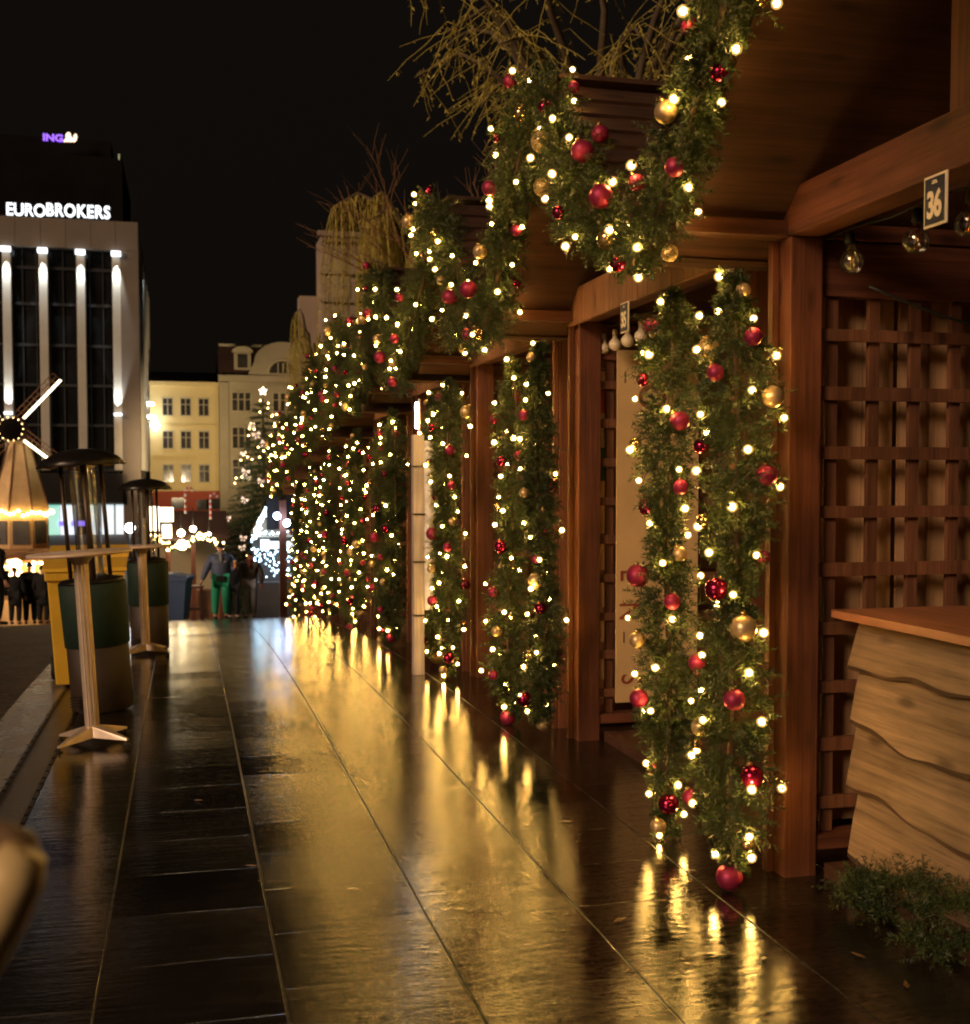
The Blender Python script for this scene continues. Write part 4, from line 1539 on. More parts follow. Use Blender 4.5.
mb.box(ex(57), ex(66), YE - 0.1, YE + 0.1, ez(526), ez(521))
mb.box(ex(69), ex(88), YE - 0.1, YE + 0.1, ez(526), ez(521))
mb.build('blue_shop_sign', M['shop_blue'], eb)
mb = MB()
for i in range(6):
    yy = YE + 2 + i * 4
    mb.box(xr, xr + 0.35, yy, yy + 0.8, ez(470), ez(258))
mb.build('side_pilaster', M['pilaster'], eb)
# floodlight fittings and their lamps
fix = MB()


def spot(loc, aim, power, size, col, blend=0.6):
    l = bpy.data.lights.new('floodlight', 'SPOT')
    l.energy = power
    l.spot_size = size
    l.spot_blend = blend
    l.color = col
    l.shadow_soft_size = 0.15
    o = bpy.data.objects.new('floodlight', l)
    COL.objects.link(o)
    o.location = loc
    o.rotation_euler = (V(aim) - V(loc)).to_track_quat('-Z', 'Y').to_euler()
    return o


COLD = (0.86, 0.95, 1.0)
for i, xc in enumerate(pil):
    f = thing('floodlight_fitting', 'bright floodlight at the head of the %s lit pilaster from the left' % ORD[i], 'light', (xc, YE - 0.25, ez(252)), 0, 'pilaster floodlights')
    mb = MB()
    mb.box(-0.42, 0.42, -0.18, 0.25, -0.22, 0.22)
    mb.build('lens', M['letter_white'], f, 0.02)
    spot((xc, YE - 0.35, ez(257)), (xc, YE + 0.3, ez(300)), 2100, R(34), COLD)
    if i in (0, 3):
        f = thing('floodlight_fitting', 'floodlight at the foot of the %s lit pilaster' % ('leftmost' if i == 0 else 'rightmost'), 'light', (xc, YE - 0.3, ez(414)), 0, 'pilaster floodlights')
        mb = MB()
        mb.box(-0.35, 0.35, -0.15, 0.2, -0.12, 0.12)
        mb.build('lens', M['letter_white'], f, 0.02)
        spot((xc, YE - 0.35, ez(412)), (xc, YE + 0.3, ez(370)), 1700, R(40), COLD)
for zz, aim in ((ez(262), ez(300)), (ez(412), ez(360))):
    spot((xr + 0.9, YE + 2.4, zz), (xr + 0.3, YE + 2.6, aim), 900, R(40), (0.75, 0.95, 1.0))
# rooftop letters
rs = thing('rooftop_sign', 'white glowing rooftop letters reading EUROBROKERS on the office block', 'sign', (0, 0, 0))
rx = Matrix.Rotation(pi / 2, 4, 'X')


def letters(body, mat, px0, px1, py0, py1, Y, off, parent, name, spc=1.0):
    me = text_mesh(body, 1.0, 0.08, mat, off, 'LEFT', spc)
    xs = [v.co.x for v in me.vertices]
    ys = [v.co.y for v in me.vertices]
    x0, x1 = at_y(px0, (py0 + py1) / 2, Y).x, at_y(px1, (py0 + py1) / 2, Y).x
    pm = (px0 + px1) / 2
    z0, z1 = at_y(pm, py1, Y).z, at_y(pm, py0, Y).z
    sx = (x1 - x0) / (max(xs) - min(xs))
    sy = (z1 - z0) / (max(ys) - min(ys))
    me.transform(Matrix.Translation((-min(xs), -min(ys), 0)))
    me.transform(Matrix.Diagonal((sx, sy, 1, 1)))
    me.transform(rx)
    return link(name, me, parent, (x0, Y, z0))


letters('EURO', M['letter_white'], 6.5, 45.5, 203.5, 216, YE + 0.2, 0.012, rs, 'thin_lettering')
letters('BROKERS', M['letter_white'], 46.5, 110, 204.5, 217.5, YE + 0.2, 0.02, rs, 'bold_lettering', 1.09)
mb = MB()
mb.box(ex(5), ex(112), YE + 0.35, YE + 0.5, ez(221), ez(217.5))
mb.build('mounting_rail', M['mullion'], rs)

# dark tower behind with the small purple sign
tw = thing('dark_tower', 'unlit dark tower behind the office block carrying a small purple sign', 'building', (0, 0, 0))
YT = 165.0
a = at_y(-40, 148, YT)
b_ = at_y(122, 148, YT)
mb = MB()
mb.box(a.x, b_.x, YT, YT + 25, G(YT), a.z)
mb.build('wall', M['soot'], tw)
mb = MB()
mb.box(a.x, b_.x - 1.5, YT + 2, YT + 20, a.z + .005, a.z + 2.6)
mb.build('roof_housing', M['soot'], tw)
sg = thing('bank_sign', 'small purple ING letters with a pale lion emblem on the dark tower', 'sign', (0, 0, 0))
letters('ING', M['letter_purple'], 43, 63, 134, 141.5, YT - 0.4, 0.035, sg, 'lettering')
mb = MB()
lion = [(63.5, 141.5), (64.5, 139.5), (66, 138), (65.5, 135), (67, 132.6), (69, 132.2), (70.5, 133.6), (70.8, 136), (72, 137.8), (73.5, 138), (73.6, 135.5), (75, 133.6), (76.6, 134.4), (77, 137), (76.2, 140), (75, 141.6)]
mb.prism([at_y(px, py, YT - 0.4) for px, py in lion][::-1], (0, 0.2, 0))
mb.build('lion_emblem', M['letter_orange'], sg)
p = at_y(119, 157, YT - 0.5)
lt = thing('beacon', 'tiny greenish beacon on the edge of the dark tower', 'light', p)
mb = MB()
mb.box(-0.08, 0.08, -0.1, 0.1, -0.35, 0.35)
mb.build('lens', emit('dim green beacon', (0.35, 0.6, 0.25), 0.22), lt)

# yellow house
YY = 128.0
def yx(px, py=440): return at_y(px, py, YY).x
def yz(py, px=185): return at_y(px, py, YY).z


yh = thing('yellow_house', 'yellow three-storey house with a red ground floor and nine sash windows', 'building', (0, 0, 0))
mb = MB()
mb.box(yx(150), yx(219), YY, YY + 14, yz(488), yz(383))
mb.build('wall', M['yellow_wall'], yh)
mb = MB()
mb.box(yx(150), yx(219), YY - 0.12, YY + 14, G(YY), yz(491))
mb.build('ground_floor', M['red_wall'], yh)
mb = MB()
mb.box(yx(149.5), yx(219.2), YY - 0.45, YY - 0.01, yz(386), yz(382))
mb.box(yx(150), yx(219), YY - 0.3, YY - 0.01, yz(491), yz(487.5))
mb.box(yx(153), yx(217), YY - 0.2, YY - 0.01, yz(455.5), yz(454))
mb.box(yx(153), yx(217), YY - 0.2, YY - 0.01, yz(425), yz(424))
mb.build('cornice', M['yellow_wall'], yh)
mb = MB()
a, b_ = yx(150), yx(219)
mb.prism([(a, YY - 0.3, yz(382.5)), (a, YY + 5, yz(368)), (a, YY + 14, yz(382.5))][::-1], (b_ - a, 0, 0))
mb.build('roof', M['slate'], yh)
for py in (407, 440, 473.5):
    for px in (168.0, 186.0, 204.0):
        w = MB()
        hw, hh = 0.52, 0.86
        x, z = yx(px), yz(py)
        w.box(x - hw - .09, x + hw + .09, YY - 0.10, YY - 0.012, z + hh, z + hh + .14)
        w.box(x - hw - .09, x + hw + .09, YY - 0.14, YY - 0.012, z - hh - .12, z - hh)
        for s in (-1, 1):
            w.box(x + s * hw - .04, x + s * hw + .04, YY - 0.09, YY - 0.012, z - hh + .002, z + hh - .002)
        w.box(x - .035, x + .035, YY - 0.075, YY - 0.04, z - hh + .002, z + hh - .002)
        w.box(x - hw + .041, x - .036, YY - 0.075, YY - 0.04, z + .22, z + .28)
        w.box(x + .036, x + hw - .041, YY - 0.075, YY - 0.04, z + .22, z + .28)
        f = w.build('window', M['trim'], yh)
        g = MB()
        g.box(x - hw + .04, x + hw - .04, YY - 0.035, YY - 0.013, z - hh + .003, z + hh - .003)
        g.build('pane', M['pane'], f)
for px, pz in ((178, 503), (203, 505), (213, 504)):
    w = MB()
    x, z = yx(px), yz(pz)
    w.box(x - .7, x + .7, YY - 0.2, YY - 0.13, z - .55, z + .55)
    w.build('shop_window', M['pane'], yh)
for i, (px, py) in enumerate(((149.5, 404), (151, 417), (155, 425))):
    p = at_y(px, py, YY - 2.5 + i)
    f = thing('wall_lamp', ['white wall lamp highest of three between office block and yellow house', 'middle white wall lamp of three beside the yellow house', 'lowest white wall lamp of three, against the yellow wall'][i], 'lamp', p, 0, 'wall lamps by the yellow house')
    mb = MB()
    mb.lathe([(0.02, -.16), (.38, -.12), (.45, 0), (.3, .14), (.05, .18)], 16)
    mb.build('lamp_head', M['lamp_white'] if i else M['lamp_white'], f)
    mb = MB()
    mb.box(-1.0, -.3, -.05, .05, .0, .1)
    mb.build('bracket', M['mullion'], f)

# cream house with mansard, dormer and round gable
YC = 126.0
def cx_(px, py=420): return at_y(px, py, YC).x
def cz(py, px=255): return at_y(px, py, YC).z


ch = thing('cream_house', 'cream town house with brown mansard roof, dormer and round-topped gable', 'building', (0, 0, 0))
mb = MB()
mb.box(cx_(219.6), cx_(306), YC, YC + 14, G(YC), cz(378))
mb.build('wall', M['cream_wall'], ch)
mb = MB()
a, b_ = cx_(219.6), cx_(306)
mb.box(a - .1, b_ + .1, YC - 0.6, YC - 0.01, cz(382), cz(376))
mb.box(a, a + .9, YC - 0.3, YC - 0.012, G(YC), cz(383))
mb.box(a, b_, YC - 0.35, YC - 0.014, cz(497), cz(494))
mb.build('cornice', M['cream_wall'], ch)
mb = MB()
mb.prism([(a, YC - .2, cz(376)), (a, YC + 1.4, cz(345)), (a, YC + 12, cz(345)), (a, YC + 14, cz(376))][::-1], (b_ - a, 0, 0))
mb.build('roof', M['slate'], ch)
mb = MB()
mb.box(a, b_, YC + 1.1, YC + 1.35, cz(345.5), cz(343.5))
mb.build('ridge_gutter', M['trim'], ch)
# round gable
gx, gr = cx_(283), 2.9
mb = MB()
pts = [V((gx + gr * cos(t) * (1.0), YC - 0.35, cz(362) + gr * 0.72 * sin(t))) for t in lin(0, pi, 22)]
pts = [V((gx + gr * 1.25, YC - .35, cz(376.5)))] + pts + [V((gx - gr * 1.25, YC - .35, cz(376.5)))]
mb.prism(pts, (0, 1.6, 0))
mb.build('round_gable', M['cream_wall'], ch)
mb = MB()
pts = [V((gx + 1.35 * cos(t), YC - 0.42, cz(373) + 1.2 * sin(t))) for t in lin(0, pi, 16)]
mb.prism(pts, (0, .06, 0))
f = mb.build('arched_window', M['pane'], ch)
mb = MB()
mb.tube([(gx + 1.5 * cos(t), YC - 0.45, cz(373) + 1.35 * sin(t)) for t in lin(0, pi, 16)], .13, 6)
for s in (-1, 0, 1):
    mb.box(gx + .5 * s - .05, gx + .5 * s + .05, YC - .5, YC - .425, cz(373), cz(373) + 1.05)
mb.build('window_frame', M['trim'], f)
# dormer
dx = cx_(243)
dz = cz(374)
mb = MB()
mb.box(dx - .85, dx + .85, YC - .1, YC + 1.5, dz + .4, dz + 2.3)
d = mb.build('dormer', M['cream_wall'], ch)
mb = MB()
mb.prism([(dx + 1.05 * cos(t), YC - .2, dz + 2.25 + .55 * sin(t)) for t in lin(0, pi, 10)], (0, 1.8, 0))
mb.build('dormer_hood', M['trim'], d)
mb = MB()
mb.box(dx - .5, dx + .5, YC - .16, YC - .11, dz + .6, dz + 2.0)
mb.build('pane', M['pane'], d)
for px in (235, 241.5, 248, 276, 283, 290):
    for py in (402, 438, 470):
        x, z = cx_(px), cz(py)
        hw, hh = 0.30, (0.92 if py < 430 else 1.05)
        w = MB()
        w.box(x - hw - .07, x + hw + .07, YC - .1, YC - .012, z + hh, z + hh + .12)
        w.box(x - hw - .07, x + hw + .07, YC - .14, YC - .012, z - hh - .1, z - hh)
        for s in (-1, 1):
            w.box(x + s * hw - .05, x + s * hw + .05, YC - .1, YC - .012, z - hh + .002, z + hh - .002)
        w.box(x - hw + .051, x + hw - .051, YC - .08, YC - .045, z + .2, z + .28)
        f = w.build('window', M['trim'], ch)
        g = MB()
        g.box(x - hw + .05, x + hw - .05, YC - .04, YC - .013, z - hh + .003, z + hh - .003)
        g.build('pane', M['pane'], f)

# grey tower block behind the willow
YB = 95.0
gb = thing('grey_tower', 'grey stone corner tower with a dentilled cornice behind the willow', 'building', (0, 0, 0))
a, b_ = at_y(322, 300, YB).x, at_y(520, 300, YB).x
def bz(py): return at_y(350, py, YB).z


mb = MB()
mb.box(a, b_, YB, YB + 4, G(YB), bz(236))
mb.build('wall', M['grey_wall'], gb)
mb = MB()
mb.box(a - .35, b_, YB - .5, YB - .01, bz(238), bz(233))
mb.box(a - .15, b_, YB - .25, YB - .012, bz(275), bz(272))
mb.box(a - .15, b_, YB - .25, YB - .012, bz(303), bz(300))
mb.build('cornice', M['grey_wall'], gb)
mb = MB()
x = a
while x < b_:
    mb.box(x, x + .22, YB - .35, YB - .012, bz(243), bz(239))
    x += .42
mb.build('dentil_blocks', M['grey_wall'], gb)
mb = MB()
mb.box(at_y(331, 265, YB).x, at_y(350, 265, YB).x, YB - .06, YB - .012, bz(298), bz(262))
mb.build('blind_panel', M['cream_wall'], gb)
c0, c1 = at_y(300, 340, YB + 3).x, at_y(322, 340, YB + 3).x
mb = MB()
mb.box(c0, c1, YB + 3, YB + 5, G(YB), at_y(310, 296, YB + 3).z)
mb.build('side_wing', M['grey_wall'], gb)

# street lighting that washes the house fronts
for xx, yy, zz, tx, ty, tz, pw in ((yx(176), 104, 1, yx(184), YY, yz(420), 8500), (cx_(262), 102, 1, cx_(255), YC, cz(420), 3200), (ex(60), 86, 1, ex(70), YE, ez(300), 1700)):
    spot((xx, yy, zz), (tx, ty, tz), pw, R(62), (1.0, 0.74, 0.42), 0.9)

# ------------------------------------------------------------------ windmill kiosk
YM = 43.0
mc = at_y(20, 500, YM)
def mz(py): return at_y(20, py, YM).z
MPX = at_y(21, 500, YM).x - mc.x       # metres per pixel there


gm = G(YM)
wm = thing('windmill_kiosk', 'Christmas windmill with warmly lit boarded tower above a bright kiosk', 'kiosk', (mc.x, YM, 0))
mb = MB()
n = 8
prof = [(31 * MPX, mz(512)), (11.5 * MPX, mz(444)), (10 * MPX, mz(440))]
mb.lathe(prof, n, sm=False, mat=Matrix.Rotation(R(22.5 + 8), 4, 'Z'))
mb.build('tower', M['mill_wood'], wm)
mb = MB()
for k in range(n):
    an = 2 * pi * k / n + R(22.5 + 8)
    mb.tube([(r * cos(an), r * sin(an), z) for r, z in prof[:2]], 1.1 * MPX, 5)
mb.build('tower_ribs', M['pale_z'], wm)
mb = MB()
mb.lathe([(13 * MPX, mz(441)), (13.5 * MPX, mz(436)), (9 * MPX, mz(424)), (2 * MPX, mz(418)), (.01, mz(417))], 16)
mb.build('cap', M['slate'], wm)
mb = MB()
mb.lathe([(29 * MPX, mz(548)), (29 * MPX, mz(513))], n, sm=False, mat=Matrix.Rotation(R(22.5 + 8), 4, 'Z'))
mb.build('drum', M['mill_wood'], wm)
for k in range(n):
    an = 2 * pi * k / n + R(8)
    m4 = Matrix.Rotation(an, 4, 'Z')
    mb = MB()
    rr = 29 * MPX * cos(pi / n) + 0.012
    mb.box(rr, rr + .03, -8 * MPX, 8 * MPX, mz(543), mz(520), mat=m4)
    mb.build('window', M['mill_window'], wm)
mb = MB()
mb.lathe([(66 * MPX, mz(558)), (67 * MPX, mz(556)), (52 * MPX, mz(548.5)), (20 * MPX, mz(547))], 24)
mb.build('kiosk_roof', M['pale_x'], wm)
mb = MB()
mb.lathe([(46 * MPX, gm), (46 * MPX, mz(560))], 12, sm=False)
mb.build('kiosk_wall', M['mill_wood'], wm)
mb = MB()
for k in range(12):
    if k % 2: continue
    m4 = Matrix.Rotation(2 * pi * (k + .5) / 12, 4, 'Z')
    rr = 46 * MPX * cos(pi / 12) + .01
    mb.box(rr, rr + .02, -.45, .45, gm + 1.1, mz(563), mat=m4)
mb.build('serving_hatch', M['warm_panel'], wm)
# hub facing the camera, ring and sails
hub = V((-5 * MPX, -15 * MPX, mz(430)))
mb = MB()
m4 = Matrix.Rotation(pi / 2, 4, 'X')
mb.lathe([(11 * MPX, 0), (12 * MPX, .1), (11 * MPX, .25), (4 * MPX, .3)], 20, hub, mat=m4)
h_ = mb.build('hub', M['soot'], wm)
mb = MB()
mb.tube([hub + V((0, .2, 0)), hub + V((0, 14 * MPX, 0))], 3 * MPX, 8)
mb.build('axle', M['dark_x'], wm)
for k, an in enumerate((47.5, 47.5 - 90 + 4, 47.5 + 180, 47.5 + 90)):
    an = R(an)
    u = V((cos(an), 0, sin(an)))
    w = V((-sin(an), 0, cos(an)))
    o0 = hub + V((0, -.12, 0))
    L0, L1 = 13 * MPX, (72 if k != 1 else 62) * MPX
    mb = MB()
    for j in (0, 4.5, 9):
        mb.tube([o0 + u * L0 + w * (j * MPX), o0 + u * L1 + w * (j * MPX)], .5 * MPX, 5)
    nr = 9
    for j in range(nr + 1):
        q = o0 + u * (L0 + (L1 - L0) * j / nr)
        mb.tube([q, q + w * (9 * MPX)], .35 * MPX, 4)
    s_ = mb.build('sail', M['pale_z'], wm)
    mb = MB()
    mb.tube([o0 + u * (L0 + 4 * MPX) - w * (1.5 * MPX) + V((0, -.05, 0)), o0 + u * L1 - w * (1.5 * MPX) + V((0, -.05, 0))], 1.3 * MPX, 8)
    mb.build('light_tube', M['sail_led'], s_)
FB = MB()
FB.ball((0, 0, 0), 1.0, 4)
FAIRY = FB.mesh('fairy_light', M['fairy_far'])


def fairy(parent, p, r):
    o = link('fairy_light', FAIRY, parent, p)
    o.scale = (r, r, r)


for k in range(46):
    an = 2 * pi * k / 46
    fairy(wm, (32.5 * MPX * cos(an), 32.5 * MPX * sin(an), mz(513 + rnd.uniform(-3, 2.5))), .055)
for k in range(14):
    an = 2 * pi * k / 14
    fairy(wm, hub + V((12.3 * MPX * cos(an), -.28, 12.3 * MPX * sin(an))), .014)
for k in range(30):
    an = R(180 + 12 * k / 2)
    fairy(wm, (66.5 * MPX * cos(an), 66.5 * MPX * sin(an), mz(559.5 + rnd.uniform(-2, 3))), .05)
cu = thing('icicle_lights', 'dense curtain of warm icicle lights hanging from the windmill kiosk roof', 'string lights', (0, 0, 0))
for k in range(60):
    p = at_y(8 + rnd.random() * 12 + (k % 3) * 0.8, 560 + rnd.random() * 24, YM - 67 * MPX + rnd.uniform(-.1, .1))
    fairy(cu, p, .055)
for k in range(26):
    p = at_y(26 + rnd.random() * 46, 562 + rnd.random() * 10, YM - 66 * MPX)
    fairy(cu, p, .045)
mb = MB()
mb.tube([at_y(px, 559.5, YM - 67 * MPX) for px in lin(4, 74, 8)], .02, 5)
mb.build('light_cable', M['cable'], cu)

# street lamp globe on the square
p = at_y(130, 528, 70)
sl = thing('street_lamp', 'street lamp with one round white globe beside the farther heater', 'street lamp', (p.x, 70, G(70)))
mb = MB()
mb.tube([(0, 0, 0), (0, 0, p.z - G(70) - .3)], [.09, .06], 10)
mb.build('pole', M['mullion'], sl)
mb = MB()
mb.ball((0, 0, p.z - G(70)), .27, 10)
mb.build('globe', M['lamp_white'], sl)

# ------------------------------------------------------------------ far stalls at the end of the walkway
YS = 35.0
def sz_(py, px=185): return at_y(px, py, YS).z
def sx_(px): return at_y(px, 560, YS).x


fs_ = thing('snack_stall', 'brown-posted stall with glaring white lamps and a light garland along its eave', 'market stall', (0, 0, 0))
g0 = G(YS)
for px in (168, 193.5, 222):
    mb = MB()
    mb.box(sx_(px) - .07, sx_(px) + .07, YS, YS + .14, g0 - .1, sz_(540))
    mb.build('post', M['wood_z'], fs_, .005)
mb = MB()
mb.box(sx_(140), sx_(226), YS + 2.2, YS + 2.3, g0, sz_(520))
mb.build('back_wall', M['cream_wall'], fs_)
mb = MB()
mb.box(sx_(166), sx_(226), YS + .3, YS + .9, g0, g0 + .8)
mb.build('counter', M['pale_x'], fs_, .005)
mb = MB()
mb.prism([(sx_(150), YS - .3, sz_(540)), (sx_(150), YS + 1.2, sz_(512)), (sx_(150), YS + 2.6, sz_(540))][::-1], (sx_(228) - sx_(150), 0, 0))
mb.build('roof', M['slate'], fs_)
for i, (a_, b2, c0_, c1_) in enumerate([(150, 160, 506, 530), (161, 174, 507, 521), (163, 172, 524, 537)]):
    mb = MB()
    mb.box(sx_(a_), sx_(b2), YS - .5, YS - .38, sz_(c1_), sz_(c0_))
    mb.build('light_panel', emit('glaring menu panel %d' % i, (1.0, 0.90, 0.62), [4.0, 3.0, 5.0][i]), fs_, .01)
for px, py, r in ((181, 533, .10), (182, 545, .14), (193, 529, .085), (209, 534, .05)):
    p = at_y(px, py, YS - .45)
    mb = MB()
    mb.ball(p, r, 8)
    b_ = mb.build('lamp_bulb', M['lamp_warm'], fs_)
    mb = MB()
    mb.tube([p + V((0, 0, r)), p + V((0, 0, r + .5))], .012, 5)
    mb.build('cord', M['cable'], b_)
sgar = thing('eave_garland', 'thin lit garland sagging along the eave of the far snack stall', 'garland', (0, 0, 0))
mb = MB()
rg = random.Random(77)
pth = [at_y(px, 541 + 7 * sin((px - 160) * .1) + (px > 195) * (px - 195) * .25, YS - .6) for px in lin(152, 224, 30)]
for i in range(260):
    p = pth[rg.randrange(30)] + V((rg.uniform(-.05, .05), rg.uniform(-.05, .05), rg.uniform(-.04, .04)))
    spray(mb, p, V((rg.uniform(-1, 1), rg.uniform(-1, 1), rg.uniform(-1, 1))), .13, 14, .06, .006, rg)
mb.build('foliage', M['needle_far'], sgar)
for i in range(64):
    p = pth[rg.randrange(30)] + V((rg.uniform(-.06, .06), -.12, rg.uniform(-.10, .12)))
    fairy(sgar, p, .032)


def candy(px, py, lab):
    p = at_y(px, py, YS - .55)
    t = thing('candy_cane', lab, 'decoration', p, 0, 'candy cane decorations')
    t.scale = (.68, .68, .68)
    n = 26
    path = []
    for i in range(n + 1):
        s = i / n
        path.append(V((-.14, 0, -.55 + .9 * s / .6)) if s < .6 else V((-.14 * cos(pi * (s - .6) / .4), 0, .35 + .16 * sin(pi * (s - .6) / .4))))
    for par, key in ((0, 'candy_white'), (1, 'candy_red')):
        mb = MB()
        for i in range(n):
            if (i // 2) % 2 == par:
                mb.tube([path[i], path[i + 1]], .052, 8)
        mb.build('white_stripes' if par == 0 else 'red_stripes', M[key], t)


candy(189, 500, 'candy cane with red stripes above the lamps of the far snack stall')
candy(214, 506, 'candy cane with red stripes close to the decorated Christmas tree')

# wooden trestle in front of it
ht = thing('trestle_table', 'dark wooden trestle table next to the blue grey bin', 'table', (sx_(189), 31.5, G(31.5)))
mb = MB()
mb.box(-.35, .35, -.3, .3, .84, .89)
mb.build('table_top', M['wood_x'], ht, .005)
for sx in (-1, 1):
    for sy in (-1, 1):
        mb = MB()
        mb.box(sx * .29 - .035, sx * .29 + .035, sy * .24 - .035, sy * .24 + .035, 0, .838)
        mb.build('leg', M['dark_z'], ht, .004)
mb = MB()
mb.box(-.255, .255, -.02, .02, .25, .32)
mb.build('stretcher', M['dark_x'], ht)

# stall of blue-white lights
YL = 33.0
def lx(px): return at_y(px, 560, YL).x
def lz(py): return at_y(285, py, YL).z


ls = thing('ice_white_stall', 'stall outlined in thousands of blue-white lights beside the decorated tree', 'market stall', (0, 0, 0))
gl = G(YL)
mb = MB()
mb.prism([(lx(256), YL - .1, lz(537)), (lx(268), YL + .8, lz(512)), (lx(268), YL + 2.0, lz(512)), (lx(256), YL + 2.9, lz(537))][::-1], (lx(318) - lx(262), 0, 0))
mb.build('roof', M['grey_wall'], ls)
mb = MB()
mb.box(lx(254), lx(318), YL + .9, YL + 1.1, gl, lz(535))
mb.build('back_wall', M['counter_grey'], ls)
mb = MB()
mb.box(lx(253), lx(318), YL - .1, YL + .4, gl, gl + .98)
mb.build('counter', M['counter_grey'], ls, .01)
mb = MB()
mb.box(lx(262), lx(318), YL - .2, YL - .12, lz(548), lz(541))
mb.box(lx(251) + .25, lx(256) + .35, YL - .22, YL - .14, lz(549), lz(539))
sgp = mb.build('lit_sign_panel', emit('white lit stall sign', (0.80, 0.92, 1.0), 1.5), ls)
FB2 = MB()
FB2.ball((0, 0, 0), 1.0, 3)
LEDM = FB2.mesh('led_light', M['led_blue'])
mb = MB()
rg = random.Random(5)
SP = []
for i in range(420):
    q = rg.random()
    if q < .30:
        t = rg.random()
        p = (253 + 11 * t + rg.gauss(0, 1.2), 540 - 27 * t + rg.gauss(0, 1.2))
    elif q < .5:
        p = (264 + rg.random() * 50, 512 + rg.gauss(0, 1.8) - 2 * rg.random())
    elif q < .62:
        p = (258 + rg.random() * 56, 533 + rg.gauss(0, 1))
    else:
        p = (252 + rg.random() * 60, 548 + rg.random() ** 1.3 * 30)
    SP.append(at_y(p[0], p[1], YL - .18 + rg.uniform(0, .08)))
for i, p in enumerate(SP[:95]):
    o = link('led_light', LEDM, ls, p)
    o.scale = (.020,) * 3
mb = MB()
for p in SP[95:]:
    mb.ball(p, .017, 3)
o = mb.build('led_sparkle', M['led_blue'], ls)
tag(o, kind='stuff')
# dark banner post with two floodlights
fp = at_y(283, 560, 30.5)
pl = thing('floodlight_mast', 'brown mast with two blue-white floodlights and a dark banner at the row end', 'light mast', (fp.x, 30.5, G(30.5)))
mb = MB()
mb.box(-.09, .09, -.09, .09, 0, at_y(283, 500, 30.5).z - G(30.5))
mb.build('mast', M['wood_z'], pl, .008)
mb = MB()
b0 = at_y(267, 530, 30.5)
b1 = at_y(300, 488, 30.5)
mb.box(b0.x - fp.x, b1.x - fp.x, .10, .13, b0.z - G(30.5), b1.z - G(30.5))
mb.build('banner_panel', M['blackcloth'], pl)
for px, py in ((277, 516), (287, 523)):
    p = at_y(px, py, 30.2)
    mb = MB()
    mb.ball(p - V((fp.x, 30.5, G(30.5))), .085, 8)
    q = mb.build('floodlight', M['led_lamp'], pl)
    mb = MB()
    c_ = p - V((fp.x, 30.5, G(30.5)))
    mb.tube([c_ + V((0, .09, 0)), c_ + V((0, .2, 0))], .05, 8)
    mb.build('housing', M['black'], q)

# ------------------------------------------------------------------ Christmas tree
YX = 38.0
tp = at_y(263, 395, YX)
gx_ = G(YX)
ct_ = thing('christmas_tree', 'tall decorated Christmas tree with lit bows and a glowing star on top', 'tree', (tp.x, YX, gx_))
TH_ = tp.z - gx_
mb = MB()
mb.tube([(0, 0, 0), (0, 0, TH_ - .1)], [.14, .02], 8)
mb.build('trunk', M['bark'], ct_)
mb = MB()
rg = random.Random(9)
for lev in range(34):
    t = lev / 34
    z = .5 + (TH_ - .6) * t
    rr = 1.75 * (1 - t) ** 0.9 + .06
    nb_ = int(10 + 22 * (1 - t))
    for b_ in range(nb_):
        a_ = rg.uniform(0, 2 * pi)
        L_ = rr * rg.uniform(.78, 1.08)
        d = V((cos(a_), sin(a_), -.22))
        for s in range(int(3 + L_ * 5)):
            q = d * (L_ * (s + 1) / int(3 + L_ * 5)) + V((0, 0, z))
            spray(mb, q, V((cos(a_) + rg.uniform(-.8, .8), sin(a_) + rg.uniform(-.8, .8), rg.uniform(-.3, .4))), .24, 12, .085, .011, rg)
mb.build('crown', M['needle_far'], ct_)
for i in range(44):
    t = rg.random() ** 1.2
    z = .8 + (TH_ - .9) * t
    rr = 1.75 * (1 - t) ** .9 + .1
    a_ = rg.uniform(pi, 2 * pi)
    fairy(ct_, (rr * cos(a_), rr * sin(a_), z), .024)
for i in range(16):
    t = (i + .5) / 16 * .9
    z = 1.6 + (TH_ - 1.9) * t
    rr = 1.75 * (1 - (z - .5) / (TH_ - .6)) ** .9 + .12
    a_ = rg.uniform(pi * 1.05, 1.95 * pi)
    m4 = Matrix.Translation((rr * cos(a_), rr * sin(a_), z)) @ Matrix.Rotation(rg.uniform(-.5, .5), 4, 'Y') @ Matrix.Scale(rg.uniform(.6, .85), 4)
    mb = MB()
    for s in (-1, 1):
        m4 = m4 if s > 0 else m4
        mb.prism([m4 @ V(p) for p in [(0, 0, 0.02), (.15 * s, -.02, .09), (.15 * s, .02, -.07)]][::s], (0, .03, 0))
        mb.prism([m4 @ V(p) for p in [(.02 * s, -.01, -.01), (.10 * s, -.01, -.16), (.04 * s, -.01, -.17)]][::-s], (0, .03, 0))
    mb.build('bow', M['bow_lit'], ct_)
mb = MB()
pts = []
for k in range(10):
    a_ = pi / 2 + pi * k / 5
    r_ = .14 if k % 2 == 0 else .07
    pts.append(V((r_ * cos(a_), -.03, TH_ + .12 + r_ * sin(a_))))
mb.prism(pts, (0, .06, 0))
mb.build('star', emit('glowing star', (1.0, 0.86, 0.55), 5.0), ct_)


